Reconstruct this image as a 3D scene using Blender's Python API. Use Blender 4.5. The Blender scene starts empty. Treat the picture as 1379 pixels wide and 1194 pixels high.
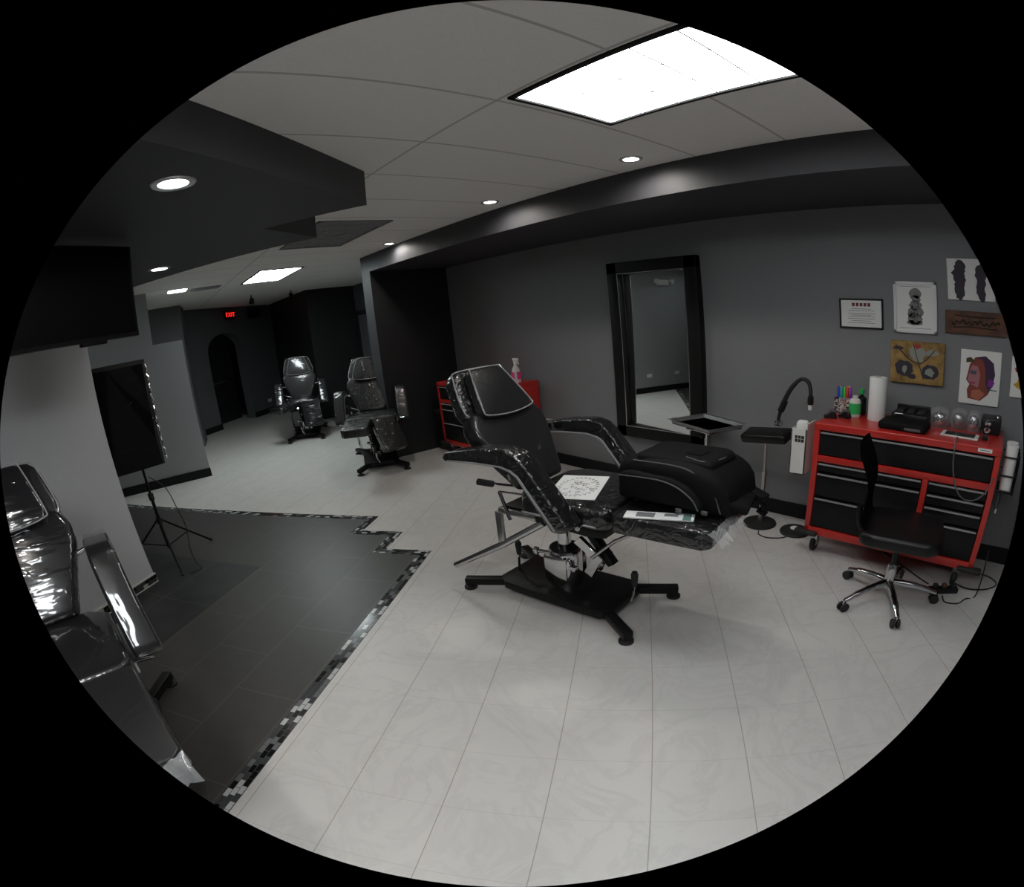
import bpy, bmesh, math, random
from mathutils import Vector, Matrix

random.seed(7)
S = bpy.context.scene
COL = S.collection
PI = math.pi
# ------------------------------------------------------------------ grid of the floor
PSI = math.radians(-50.2546)
DM = Vector((math.cos(PSI), math.sin(PSI), 0))
DH = Vector((-math.sin(PSI), math.cos(PSI), 0))
ZC = 2.778      # ceiling
ZB = 2.556      # underside of soffits
YW = -3.67      # right wall


# ================================================================== materials
class NT:
    def __init__(s, m):
        s.t = m.node_tree

    def n(s, typ, **kw):
        nd = s.t.nodes.new(typ)
        for k, v in kw.items():
            setattr(nd, k, v)
        return nd

    def put(s, v, sock):
        if hasattr(v, 'default_value') or hasattr(v, 'is_output'):
            s.t.links.new(v, sock)
        else:
            sock.default_value = v

    def math(s, op, a, b=0.0, c=0.0):
        nd = s.n('ShaderNodeMath', operation=op)
        s.put(a, nd.inputs[0]); s.put(b, nd.inputs[1]); s.put(c, nd.inputs[2])
        return nd.outputs[0]

    def coord(s):
        tc = s.n('ShaderNodeTexCoord')
        return tc.outputs['Object']

    def xyz(s, v):
        nd = s.n('ShaderNodeSeparateXYZ'); s.put(v, nd.inputs[0]); return nd.outputs

    def comb(s, x, y, z=0.0):
        nd = s.n('ShaderNodeCombineXYZ')
        s.put(x, nd.inputs[0]); s.put(y, nd.inputs[1]); s.put(z, nd.inputs[2]); return nd.outputs[0]

    def mix(s, f, a, b):
        nd = s.n('ShaderNodeMix', data_type='RGBA')
        s.put(f, nd.inputs[0])
        s.put(a if hasattr(a, 'is_output') else (*a, 1), nd.inputs[6])
        s.put(b if hasattr(b, 'is_output') else (*b, 1), nd.inputs[7])
        return nd.outputs[2]

    def noise(s, vec, scale, detail=3, rough=.5, dist=0.0, out='Fac'):
        nd = s.n('ShaderNodeTexNoise')
        if vec is not None: s.t.links.new(vec, nd.inputs['Vector'])
        nd.inputs['Scale'].default_value = scale; nd.inputs['Detail'].default_value = detail
        nd.inputs['Roughness'].default_value = rough; nd.inputs['Distortion'].default_value = dist
        return nd.outputs[out]

    def ramp(s, f, stops, interp='LINEAR'):
        nd = s.n('ShaderNodeValToRGB'); s.t.links.new(f, nd.inputs[0])
        cr = nd.color_ramp; cr.interpolation = interp
        while len(cr.elements) < len(stops): cr.elements.new(.5)
        for e, (p, c) in zip(cr.elements, stops):
            e.position = p; e.color = (*c, 1) if len(c) == 3 else c
        return nd.outputs[0]

    def line(s, v, period, off, half):
        """1 within half of every multiple of period"""
        a = s.math('SUBTRACT', v, off - period / 2)
        a = s.math('FLOORED_MODULO', a, period)
        a = s.math('SUBTRACT', a, period / 2)
        a = s.math('ABSOLUTE', a)
        return s.math('LESS_THAN', a, half)

    def bump(s, h, strength, dist=.01):
        nd = s.n('ShaderNodeBump'); s.t.links.new(h, nd.inputs['Height'])
        nd.inputs['Strength'].default_value = strength; nd.inputs['Distance'].default_value = dist
        return nd.outputs[0]


def new_mat(name):
    m = bpy.data.materials.new(name); m.use_nodes = True
    return m, NT(m), m.node_tree.nodes['Principled BSDF']


def plain(name, col, rough=.5, metal=0.0, coat=0.0, grain=0.0, gscale=60, emit=0.0, spec=.5, bumps=0.0):
    m, t, b = new_mat(name)
    b.inputs['Base Color'].default_value = (*col, 1)
    b.inputs['Roughness'].default_value = rough; b.inputs['Metallic'].default_value = metal
    b.inputs['Coat Weight'].default_value = coat; b.inputs['Coat Roughness'].default_value = .06
    b.inputs['Specular IOR Level'].default_value = spec
    if grain or bumps:
        n = t.noise(t.coord(), gscale, 4)
    if grain:
        lo = tuple(c * (1 - grain) for c in col); hi = tuple(min(1, c * (1 + grain)) for c in col)
        t.t.links.new(t.ramp(n, [(.3, lo), (.7, hi)]), b.inputs['Base Color'])
    if bumps:
        t.t.links.new(t.bump(n, bumps, .004), b.inputs['Normal'])
    if emit:
        b.inputs['Emission Color'].default_value = (*col, 1); b.inputs['Emission Strength'].default_value = emit
    return m


def wrapped(name, base, strength, scale, rough=.3, coat=1.0, stretch=(1, 1, 1), spec=.3, dist=1.2):
    """black vinyl under crinkled clear film"""
    m, t, b = new_mat(name)
    b.inputs['Base Color'].default_value = (*base, 1)
    b.inputs['Roughness'].default_value = rough; b.inputs['Specular IOR Level'].default_value = spec
    co = t.coord()
    mp = t.n('ShaderNodeMapping'); t.t.links.new(co, mp.inputs[0]); mp.inputs['Scale'].default_value = stretch
    v = mp.outputs[0]
    n1 = t.noise(v, scale, 2, .5, dist)
    n2 = t.noise(v, scale * 2.4, 1, .5, dist * .7)
    r1 = t.math('ABSOLUTE', t.math('SUBTRACT', n1, .5))
    r2 = t.math('ABSOLUTE', t.math('SUBTRACT', n2, .5))
    r1 = t.math('SUBTRACT', 1.0, t.math('MULTIPLY', r1, 6.0))
    r1 = t.math('MAXIMUM', r1, 0.0)
    h = t.math('ADD', t.math('MULTIPLY', r1, .8), t.math('MULTIPLY', r2, .6))
    nrm = t.bump(h, strength, .012)
    b.inputs['Coat Weight'].default_value = coat; b.inputs['Coat Roughness'].default_value = .05
    t.t.links.new(nrm, b.inputs['Coat Normal'])
    t.t.links.new(t.bump(h, strength * .4, .012), b.inputs['Normal'])
    return m


def emissive(name, col, strength):
    m = bpy.data.materials.new(name); m.use_nodes = True
    nt = m.node_tree; nt.nodes.clear()
    e = nt.nodes.new('ShaderNodeEmission'); o = nt.nodes.new('ShaderNodeOutputMaterial')
    e.inputs[0].default_value = (*col, 1); e.inputs[1].default_value = strength
    nt.links.new(e.outputs[0], o.inputs[0])
    return m


def m_white_floor():
    m, t, b = new_mat('white_marble_tile')
    co = t.coord(); x, y, z = t.xyz(co)
    big = t.noise(co, 1.7, 5, .6, 1.6)
    v = t.math('ABSOLUTE', t.math('SUBTRACT', t.noise(co, 2.4, 6, .62, 1.8), .5))
    vein = t.math('MAXIMUM', t.math('SUBTRACT', 1.0, t.math('MULTIPLY', v, 16.0)), 0.0)
    vein = t.math('MULTIPLY', vein, t.math('MULTIPLY', big, .55))
    c = t.mix(vein, (.56, .546, .522), (.39, .38, .365))
    c = t.mix(t.math('MULTIPLY', t.noise(co, .9, 3), .3), c, (.52, .50, .475))
    lm = t.line(y, .362, .243, .002)
    lh = t.line(x, .314, 1.26, .0014)
    c = t.mix(t.math('MULTIPLY', lh, .45), c, (.36, .34, .32))
    c = t.mix(lm, c, (.33, .30, .26))
    t.t.links.new(c, b.inputs['Base Color'])
    b.inputs['Roughness'].default_value = .38
    return m


def m_grey_floor(dark=False):
    m, t, b = new_mat('dark_slate_tile' if dark else 'grey_floor_tile')
    co = t.coord(); x, y, z = t.xyz(co)
    n = t.noise(co, 5 if dark else 9, 5, .6, .6)
    c = t.ramp(n, [(.35, (.013, .013, .0135)), (.7, (.026, .026, .027))] if dark else [(.3, (.038, .036, .033)), (.75, (.046, .044, .040))])
    lm = t.line(y, .3636, 1.829, .0022)
    row = t.math('FLOOR', t.math('DIVIDE', t.math('SUBTRACT', y, 1.829), .3636))
    sh = t.math('MULTIPLY', t.math('FLOORED_MODULO', row, 2.0), .315)
    if dark:
        lh = t.line(x, .63, 2.71, .0022)
        lm = t.line(y, .49, 2.55, .0022)
    else:
        lh = t.line(t.math('ADD', x, sh), .63, 2.342, .0022)
    g = t.math('MAXIMUM', lm, lh)
    c = t.mix(g, c, (.085, .082, .078) if not dark else (.09, .09, .09))
    t.t.links.new(c, b.inputs['Base Color'])
    b.inputs['Roughness'].default_value = .42
    return m


def m_mosaic(name, along, a=.055, w=.0267, off=0.0):
    """three courses of small black, grey and white glass tiles"""
    m, t, b = new_mat(name)
    co = t.coord(); c3 = t.xyz(co)
    u, v = (c3[0], c3[1]) if along == 'x' else ((c3[1], c3[0]) if along == 'y' else (c3[0], c3[2]))
    row = t.math('FLOOR', t.math('DIVIDE', t.math('SUBTRACT', v, off), w))
    uu = t.math('ADD', t.math('DIVIDE', u, a), t.math('MULTIPLY', row, .37))
    wn = t.n('ShaderNodeTexWhiteNoise', noise_dimensions='2D')
    t.t.links.new(t.comb(t.math('FLOOR', uu), row), wn.inputs['Vector'])
    c = t.ramp(wn.outputs['Value'], [(0, (.006, .006, .007)), (.36, (.05, .053, .055)), (.62, (.13, .135, .14)), (.78, (.45, .46, .46))], 'CONSTANT')
    fu = t.math('ABSOLUTE', t.math('SUBTRACT', t.math('FRACT', uu), .5))
    fv = t.math('ABSOLUTE', t.math('SUBTRACT', t.math('FRACT', t.math('DIVIDE', t.math('SUBTRACT', v, off), w)), .5))
    g = t.math('MAXIMUM', t.math('GREATER_THAN', fu, .47), t.math('GREATER_THAN', fv, .45))
    c = t.mix(g, c, (.07, .07, .07))
    t.t.links.new(c, b.inputs['Base Color'])
    b.inputs['Roughness'].default_value = .15
    return m


def m_ceiling():
    m, t, b = new_mat('ceiling_tile')
    co = t.coord(); x, y, z = t.xyz(co)
    c = t.ramp(t.noise(co, 120, 3), [(.3, (.86, .845, .81)), (.7, (.91, .895, .86))])
    lx = t.line(x, .548, 1.525, .007); ly = t.line(y, 2.4, -1.275, .007)
    c = t.mix(t.math('MAXIMUM', lx, ly), c, (.58, .555, .52))
    t.t.links.new(c, b.inputs['Base Color']); b.inputs['Roughness'].default_value = .9
    return m


M = {}
M['wall_light'] = plain('light_grey_wall_paint', (.58, .584, .60), .75, grain=.03, gscale=90, bumps=.05)
M['wall_part'] = plain('partition_grey_paint', (.33, .333, .345), .75, grain=.03, gscale=90, bumps=.05)
M['wall'] = plain('grey_wall_paint', (.195, .197, .205), .75, grain=.04, gscale=90, bumps=.05)
M['wall_dark'] = plain('dark_grey_wall_paint', (.095, .097, .104), .75, grain=.04, gscale=90)
M['charcoal'] = plain('charcoal_paint', (.040, .040, .045), .55, grain=.05)
M['black_paint'] = plain('black_paint', (.010, .010, .011), .6)
M['base'] = plain('black_baseboard', (.008, .008, .009), .6, spec=.25)
M['ceil'] = m_ceiling()
M['floor'] = m_white_floor(); M['grey'] = m_grey_floor(); M['dark'] = m_grey_floor(True)
M['vinyl'] = wrapped('wrapped_black_vinyl', (.009, .009, .010), .65, 9)
M['vinyl_calm'] = wrapped('smooth_wrapped_vinyl', (.013, .013, .014), .16, 6, .42, .55)
M['vinyl_crinkle'] = wrapped('crinkled_wrapped_vinyl', (.010, .010, .011), .45, 9, .5)
M['vinyl_film'] = wrapped('silvery_taut_film', (.03, .03, .032), .10, 5, .22, 1.0, (1, 1, 2))
M['vinyl_gloss'] = wrapped('taut_film_over_vinyl', (.016, .016, .018), .42, 6, .2, 1.0, (1.6, .5, 1.8), dist=.45)
M['vinyl_arm'] = wrapped('film_stretched_on_arm', (.012, .012, .013), .22, 5, .35, 1.0, (.6, 1.5, .6), dist=.4)
M['clear'] = plain('film_edge_glint', (.34, .34, .35), .12, coat=1)  # grey tone stands in for the highlights along the film edges
M['strip'] = plain('grey_edge_trim', (.33, .33, .34), .35)
M['chrome'] = plain('chrome', (.62, .62, .63), .09, 1.0)
M['steel'] = plain('brushed_steel', (.5, .5, .5), .28, 1.0)
M['blackmetal'] = plain('black_powder_coat', (.006, .006, .006), .42, grain=.1, spec=.2)
M['rubber'] = plain('black_rubber', (.010, .010, .010), .7)
M['plastic_black'] = plain('black_plastic', (.010, .010, .011), .4, spec=.3)
M['red'] = plain('red_powder_coat', (.46, .022, .016), .36, coat=.3, grain=.03)
M['drawer'] = plain('black_drawer_front', (.008, .008, .0085), .45, grain=.1, spec=.2)
M['lip'] = plain('drawer_pull_strip', (.34, .34, .34), .35, .4)
M['white_plastic'] = plain('white_plastic', (.66, .65, .62), .4)
M['paper'] = plain('white_paper', (.74, .74, .72), .8)
M['ink'] = plain('black_ink', (.02, .02, .022), .8)
M['greyink'] = plain('grey_ink', (.17, .17, .18), .8)
M['canvas_bag'] = plain('black_nylon', (.006, .006, .0065), .65, grain=.3, gscale=300, bumps=.3, spec=.12)
M['greypipe'] = plain('grey_piping', (.10, .10, .105), .5)
M['glass'] = plain('mirror_silver', (.86, .87, .87), .015, 1.0)
M['leather'] = plain('black_leatherette', (.007, .007, .007), .35, bumps=.2, gscale=150, spec=.3)
M['mesh'] = plain('black_mesh_fabric', (.006, .006, .006), .75, bumps=.4, gscale=400, spec=.1)
M['tvglass'] = plain('screen_glass', (.004, .004, .005), .3, spec=.15)
M['lamp'] = emissive('troffer_light', (.95, .98, 1.0), 10.0)
M['fill_left'] = emissive('left_fill_light', (.95, .98, 1.0), 26.0)  # emission of the added panel that brightens the television wall
M['fill_behind'] = emissive('rear_fill_light', (.95, .98, 1.0), 3.0)  # emission of the added panel behind the camera
M['lamp_far'] = emissive('far_troffer_light', (.88, .98, .98), 23.0)
M['bulb'] = emissive('downlight_bulb', (1.0, .95, .88), 16.0)
M['exit'] = emissive('exit_red', (1.0, .02, .015), 1.5)
M['louvre'] = plain('aluminium_louvre', (.70, .72, .74), .25, .5)
M['louvre_dead'] = plain('unlit_louvre', (.42, .42, .43), .4, .2)
M['fixture_dark'] = plain('unlit_fixture_inside', (.24, .24, .245), .5)
M['green'] = plain('green_label', (.03, .42, .10), .5)
M['pink'] = plain('pink_label', (.75, .05, .25), .5)
M['amber'] = plain('wood_plaque', (.085, .030, .010), .6, grain=.5, gscale=14)
M['gold'] = plain('ochre_canvas', (.27, .165, .05), .8, grain=.45, gscale=18)
M['foil'] = plain('silver_lining', (.7, .7, .7), .25, .9)
M['wire'] = plain('grey_cable', (.10, .10, .10), .5)


def m_clear(name, tint, alpha, rough=.06):
    m, t, b = new_mat(name)
    b.inputs['Base Color'].default_value = (*tint, 1); b.inputs['Roughness'].default_value = rough
    b.inputs['Alpha'].default_value = alpha
    b.inputs['Coat Weight'].default_value = 1; b.inputs['Coat Roughness'].default_value = .05
    n = t.noise(t.coord(), 30, 3, .6, 1)
    t.t.links.new(t.bump(n, .6, .01), b.inputs['Normal'])
    return m


M['film'] = m_clear('clear_plastic_film', (.75, .76, .78), .28)
M['bagfilm'] = m_clear('clear_plastic_bag', (.55, .56, .58), .18)


# ================================================================== mesh helpers
def bm_new():
    return bmesh.new()


def merge(dst, src, mat_index=0, M4=None):
    if M4 is not None:
        src.transform(M4)
    if mat_index:
        for f in src.faces: f.material_index = mat_index
    me = bpy.data.meshes.new('tmp'); src.to_mesh(me); src.free()
    dst.from_mesh(me); bpy.data.meshes.remove(me)


def box(dst, c, s, rot=None, bev=0.0, seg=2, mi=0):
    b = bmesh.new(); bmesh.ops.create_cube(b, size=1)
    bmesh.ops.scale(b, vec=s, verts=b.verts)
    if bev: bmesh.ops.bevel(b, geom=b.edges[:], offset=min(bev, min(s) * .49), segments=seg, affect='EDGES', profile=.5)
    T = Matrix.Translation(c)
    if rot is not None: T = T @ rot
    merge(dst, b, mi, T)


def prism(dst, poly, t0, t1, M4=None, bev=0.0, seg=3, mi=0):
    """polygon in (a,b) extruded along c from t0 to t1"""
    b = bmesh.new()
    n = len(poly)
    lo = [b.verts.new((p[0], p[1], t0)) for p in poly]
    hi = [b.verts.new((p[0], p[1], t1)) for p in poly]
    b.faces.new(lo[::-1]); b.faces.new(hi)
    for i in range(n):
        b.faces.new((lo[i], lo[(i + 1) % n], hi[(i + 1) % n], hi[i]))
    bmesh.ops.recalc_face_normals(b, faces=b.faces[:])
    if bev: bmesh.ops.bevel(b, geom=b.edges[:], offset=bev, segments=seg, affect='EDGES', profile=.5, clamp_overlap=True)
    merge(dst, b, mi, M4)


def smooth_pts(pts, k=6, closed=False):
    P = [Vector(p) for p in pts]; n = len(P)
    if n < 3: return P
    out = []
    rng = range(n) if closed else range(n - 1)
    for i in rng:
        p1, p2 = P[i], P[(i + 1) % n]
        p0 = P[i - 1] if (closed or i > 0) else p1 * 2 - p2
        p3 = P[(i + 2) % n] if (closed or i + 2 < n) else p2 * 2 - p1
        for j in range(k):
            t = j / k
            out.append(.5 * ((2 * p1) + (p2 - p0) * t + (2 * p0 - 5 * p1 + 4 * p2 - p3) * t * t + (-p0 + 3 * p1 - 3 * p2 + p3) * t ** 3))
    if not closed: out.append(P[-1])
    return out


def tube(dst, pts, r, seg=10, smooth=0, closed=False, mi=0, cap=True):
    P = smooth_pts(pts, smooth, closed) if smooth else [Vector(p) for p in pts]
    n = len(P); rr = r if isinstance(r, (list, tuple)) else [r] * n
    if len(rr) != n:
        rr = [rr[min(len(rr) - 1, int(i * len(rr) / n))] for i in range(n)]
    b = bmesh.new(); rings = []
    up = Vector((0, 0, 1)); prev = None
    for i in range(n):
        a = P[i - 1] if (i > 0 or closed) else P[i]
        c = P[(i + 1) % n] if (i < n - 1 or closed) else P[i]
        d = (c - a)
        d = d.normalized() if d.length > 1e-9 else Vector((0, 0, 1))
        if prev is None:
            s = d.cross(up if abs(d.z) < .9 else Vector((1, 0, 0))).normalized()
        else:
            s = prev - d * prev.dot(d)
            s = s.normalized() if s.length > 1e-6 else d.cross(Vector((1, 0, 0))).normalized()
        prev = s; w = d.cross(s)
        rings.append([b.verts.new(P[i] + (s * math.cos(2 * PI * j / seg) + w * math.sin(2 * PI * j / seg)) * rr[i]) for j in range(seg)])
    for i in range(n if closed else n - 1):
        A, B = rings[i], rings[(i + 1) % n]
        for j in range(seg):
            b.faces.new((A[j], A[(j + 1) % seg], B[(j + 1) % seg], B[j]))
    if cap and not closed:
        b.faces.new(rings[0][::-1]); b.faces.new(rings[-1])
    bmesh.ops.recalc_face_normals(b, faces=b.faces[:])
    merge(dst, b, mi)


def lathe(dst, prof, c=(0, 0, 0), seg=28, M4=None, mi=0):
    """profile of (radius, height), turned round z"""
    b = bmesh.new(); rings = []
    for r, z in prof:
        if r < 1e-5: rings.append([b.verts.new((0, 0, z))])
        else: rings.append([b.verts.new((r * math.cos(2 * PI * j / seg), r * math.sin(2 * PI * j / seg), z)) for j in range(seg)])
    for A, B in zip(rings, rings[1:]):
        for j in range(seg):
            k = (j + 1) % seg
            if len(A) == 1 and len(B) == 1: continue
            if len(A) == 1: b.faces.new((A[0], B[k], B[j]))
            elif len(B) == 1: b.faces.new((A[j], A[k], B[0]))
            else: b.faces.new((A[j], A[k], B[k], B[j]))
    if len(rings[0]) > 1: b.faces.new(rings[0][::-1])
    if len(rings[-1]) > 1: b.faces.new(rings[-1])
    bmesh.ops.recalc_face_normals(b, faces=b.faces[:])
    T = Matrix.Translation(c)
    if M4 is not None: T = T @ M4
    merge(dst, b, mi, T)


def frame(o, a, b, c):
    """matrix taking (a,b,c) axes at origin o"""
    a, b, c = Vector(a), Vector(b), Vector(c)
    return Matrix(((a.x, b.x, c.x, o[0]), (a.y, b.y, c.y, o[1]), (a.z, b.z, c.z, o[2]), (0, 0, 0, 1)))


def rz(a): return Matrix.Rotation(a, 4, 'Z')
def ry(a): return Matrix.Rotation(a, 4, 'Y')
def rx(a): return Matrix.Rotation(a, 4, 'X')


def obj(name, bm, mats, parent=None, loc=None, rot=None, sharp=40):
    me = bpy.data.meshes.new(name)
    bm.to_mesh(me); bm.free()
    for m in (mats if isinstance(mats, (list, tuple)) else [mats]):
        me.materials.append(m)
    for p in me.polygons: p.use_smooth = True
    me.set_sharp_from_angle(angle=math.radians(sharp))
    o = bpy.data.objects.new(name, me); COL.objects.link(o)
    if parent: o.parent = parent
    if loc is not None: o.location = loc
    if rot is not None: o.rotation_euler = rot
    return o


def tag(o, label, cat, group=None):
    o['label'] = label; o['category'] = cat
    if group: o['group'] = group
    return o


def thing(name, label, cat, loc=(0, 0, 0), rot=0.0, group=None):
    o = bpy.data.objects.new(name, None); COL.objects.link(o)
    o.location = loc; o.rotation_euler = (0, 0, rot) if not isinstance(rot, (tuple, list)) else rot
    o.empty_display_size = .1
    return tag(o, label, cat, group)


def struct(name, bm, mats, loc=None, rot=None, parent=None):
    o = obj(name, bm, mats, parent, loc, rot)
    if parent is None: o['kind'] = 'structure'
    return o


def B(fn, *a, **k):
    b = bmesh.new(); fn(b, *a, **k); return b


def copy_tree(o, parent=None):
    c = o.copy(); COL.objects.link(c)
    if parent: c.parent = parent
    for ch in list(o.children): copy_tree(ch, c)
    return c


# ================================================================== setting
def slab(name, poly, z0, z1, mat, rot=None):
    b = bmesh.new(); prism(b, poly, z0, z1); return struct(name, b, mat, rot=rot)


def loc2(p):  # world -> floor-grid coordinates
    v = Vector((p[0], p[1], 0)); return (v.dot(DM), v.dot(DH))


def rect(x0, x1, y0, y1): return [(x0, y0), (x1, y0), (x1, y1), (x0, y1)]


# floor (mesh laid out in the tile grid's own axes)
fl = [loc2(p) for p in ((-2.6, -4.2), (14, -4.2), (14, 4.4), (-2.6, 4.4))]
slab('floor', fl, -.06, 0.0, M['floor'], (0, 0, PSI))
# grey inlay, outer edge of the mosaic
far_h = (6.62, .59)
Q = [loc2(p) for p in ((3.05, -1.56), (3.31, -1.32), (3.53, -1.56), (3.79, -1.32), (4.0, -1.56))]
# orthogonalise the zigzag in grid axes: (m = along DM, h = along DH)
h0 = 1.372
m0 = Q[0][0]; hs = (Q[1][1] - Q[0][1] + Q[3][1] - Q[2][1]) / 2
ms = ((Q[2][0] - Q[1][0]) + (Q[4][0] - Q[3][0])) / 2
out = [(-3.5, h0), (m0, h0), (m0, h0 + hs), (m0 + ms, h0 + hs), (m0 + ms, h0 + 2 * hs), (m0 + 2 * ms, h0 + 2 * hs)]
mfar = loc2(far_h)[0] * .5 + out[-1][0] * .5
out[-1] = (mfar, h0 + 2 * hs)
W = .078
inn = [(-3.5, h0 + W), (m0 - W, h0 + W), (m0 - W, h0 + hs + W), (m0 + ms - W, h0 + hs + W), (m0 + ms - W, h0 + 2 * hs + W), (mfar - W, h0 + 2 * hs + W)]
HF = 7.0
slab('floor_grey_tile', inn + [(mfar - W, HF), (-3.5, HF)], 0.0, .0025, M['grey'], (0, 0, PSI))
d0 = loc2((3.72, -.43)); d1 = loc2((3.08, .31)); d2 = loc2((4.8, .44))
slab('floor_dark_tile', rect(d1[0] - .5, d0[0], d0[1], d2[1] + .0), .0025, .004, M['dark'], (0, 0, PSI))
b = bmesh.new()
prism(b, [out[0], out[1], inn[1], inn[0]], 0, .004)
prism(b, [out[2], out[3], inn[3], inn[2]], 0, .004)
prism(b, [out[4], out[5], inn[5], inn[4]], 0, .004)
# pieces along DM: long border and the two risers' companions
struct('trim_1', b, m_mosaic('mosaic_border', 'x', .05, W / 3, h0), rot=(0, 0, PSI))
b = bmesh.new()
prism(b, [out[1], out[2], inn[2], inn[1]], 0, .0038)
prism(b, [out[3], out[4], inn[4], inn[3]], 0, .0038)
prism(b, [out[5], (mfar, HF), (mfar - W, HF), inn[5]], 0, .0038)
struct('trim_2', b, m_mosaic('mosaic_border_across', 'y', .05, W / 3, m0), rot=(0, 0, PSI))

# ceiling, walls
slab('ceiling', rect(-2.6, 14, -4.2, 4.4), ZC, ZC + .08, M['ceil'])
PX0, PX1 = 5.72, 5.95          # pilaster
YBM = -2.64                    # beam front
slab('wall_right', rect(-2.6, PX0, YW - .12, YW), 0, ZC, M['wall'])
slab('wall_right_beam', rect(-2.6, PX1, YW, YBM), ZB, ZC, M['charcoal'])
b = bmesh.new()
prism(b, rect(PX0, PX1, YW - .4, YBM), 0, ZB)
for f in b.faces:
    if f.normal.x < -.5: f.material_index = 1
struct('wall_pilaster', b, [M['charcoal'], M['black_paint']])
slab('wall_right_far', rect(PX1, 9.6, -4.17, -4.05), 0, ZC, M['wall_dark'])
slab('wall_black_block', rect(9.6, 12.4, -4.17, -3.1), 0, ZC, M['black_paint'])
slab('wall_behind', rect(-2.72, -2.6, -4.2, 4.4), 0, ZC, M['wall'])
slab('wall_left', rect(-2.6, 14, 4.4, 4.52), 0, ZC, M['wall'])
slab('wall_end', rect(14, 14.12, -4.2, 4.52), 0, ZC, M['wall_dark'])
# baseboards
slab('baseboard_right', rect(-2.6, PX0, YW, YW + .018), 0, .125, M['base'])
# partition facing the camera
slab('wall_partition', [(7.12, -.56), (7.30, -.48), (7.30, 4.4), (7.12, 4.4)], 0, 2.03, M['wall_part'])
slab('wall_partition_upper', rect(7.14, 7.29, -.17, 4.4), 2.03, ZC, M['wall_part'])
slab('baseboard_partition', rect(7.10, 7.12, -.565, 4.4), 0, .125, M['base'])
# lighter block behind the partition
slab('wall_back_block', [(9.5, -.78), (10.2, -.9), (10.2, 4.4), (9.5, 4.4)], 0, ZC, M['wall_dark'])
# arch wall
AC = Vector((11.0, -1.31, 0))
b = bmesh.new()
wpoly = [(-1.3, 0), (0.04, 0), (0.04, 1.75)]
for k in range(1, 12):
    a = PI - PI * k / 12
    wpoly.append((.61 + .57 * math.cos(a), 1.75 + .42 * math.sin(a)))
wpoly += [(1.18, 1.75), (1.18, 0), (3.2, 0), (3.2, ZC), (-1.3, ZC)]
FA = frame(AC, DM, (0, 0, 1), (-DH.x * -1, -DH.y * -1, 0))
prism(b, wpoly, 0, .22, FA)
struct('wall_back', b, M['wall_dark'])
b = bmesh.new()
prism(b, rect(-1.3, .04, 0, .13), -.02, 0, FA); prism(b, rect(1.18, 3.2, 0, .13), -.02, 0, FA)
struct('baseboard_back', b, M['base'])
# dark glazed door deep inside the arch
b = bmesh.new(); prism(b, rect(-.1, 1.35, 0, 2.3), .55, .6, FA)
dr = struct('door_1', b, M['black_paint'])
b = bmesh.new(); prism(b, rect(.1, 1.1, .98, 1.02), .50, .55, FA)
obj('push_bar', b, M['steel'], dr)
# dark door in the far right wall
b = bmesh.new(); box(b, (9.02, -4.04, 1.06), (.86, .03, 2.12)); dr2 = struct('door_2', b, M['wall_dark'])
b = bmesh.new()
box(b, (8.55, -4.03, 1.1), (.09, .05, 2.2)); box(b, (9.5, -4.03, 1.1), (.09, .05, 2.2)); box(b, (9.02, -4.03, 2.16), (1.04, .05, .09))
obj('door_frame', b, M['black_paint'], dr2)

# soffit over the grey floor, stepped like the inlay
A = Vector((2.575, -1.21, 0))
I1 = A + DH * .665; B1 = I1 + DM * .59
p5 = B1 + DH * 5.6; p0 = A - DM * 6.2
poly = [p0, A, I1, B1, p5, p5 - DM * 5.5, p0 + DH * 5]
poly = [(max(-2.6, min(13, p.x)), max(-4, min(4.4, p.y))) for p in poly]
poly = [(-2.6, 4.4) if False else q for q in poly]
b = bmesh.new(); prism(b, [(p.x, p.y) for p in (p0, A, I1, B1, p5)] + [(7.12, 4.4), (p0.x, 4.4)] if False else [(p0.x, p0.y), (A.x, A.y), (I1.x, I1.y), (B1.x, B1.y), (p5.x, min(p5.y, 4.3)), (p0.x, 4.3)], ZB, ZC)
struct('ceiling_soffit', b, M['charcoal'])

# television wall: ends at CW and runs away to the left
CW = Vector((4.0, .38, 0))
b = bmesh.new()
FW = frame(CW, DM, (0, 0, 1), DH)   # a along wall (+ = toward its free end), c = away from camera
prism(b, rect(-5.2, 0, 0, ZB), 0, .14, FW)
struct('wall_television', b, M['wall_light'])
b = bmesh.new(); prism(b, rect(-5.2, .008, 0.012, .075), -.008, 0)
o = struct('baseboard_mosaic', b, m_mosaic('mosaic_skirting', 'xy' if False else 'x', .05, .0315, 0.012))
o.matrix_world = FW
b = bmesh.new(); prism(b, rect(-5.2, .01, .075, .088), -.012, 0); prism(b, rect(-5.2, .01, 0, .012), -.010, 0)
o = struct('trim_3', b, M['white_plastic']); o.matrix_world = FW


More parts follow.
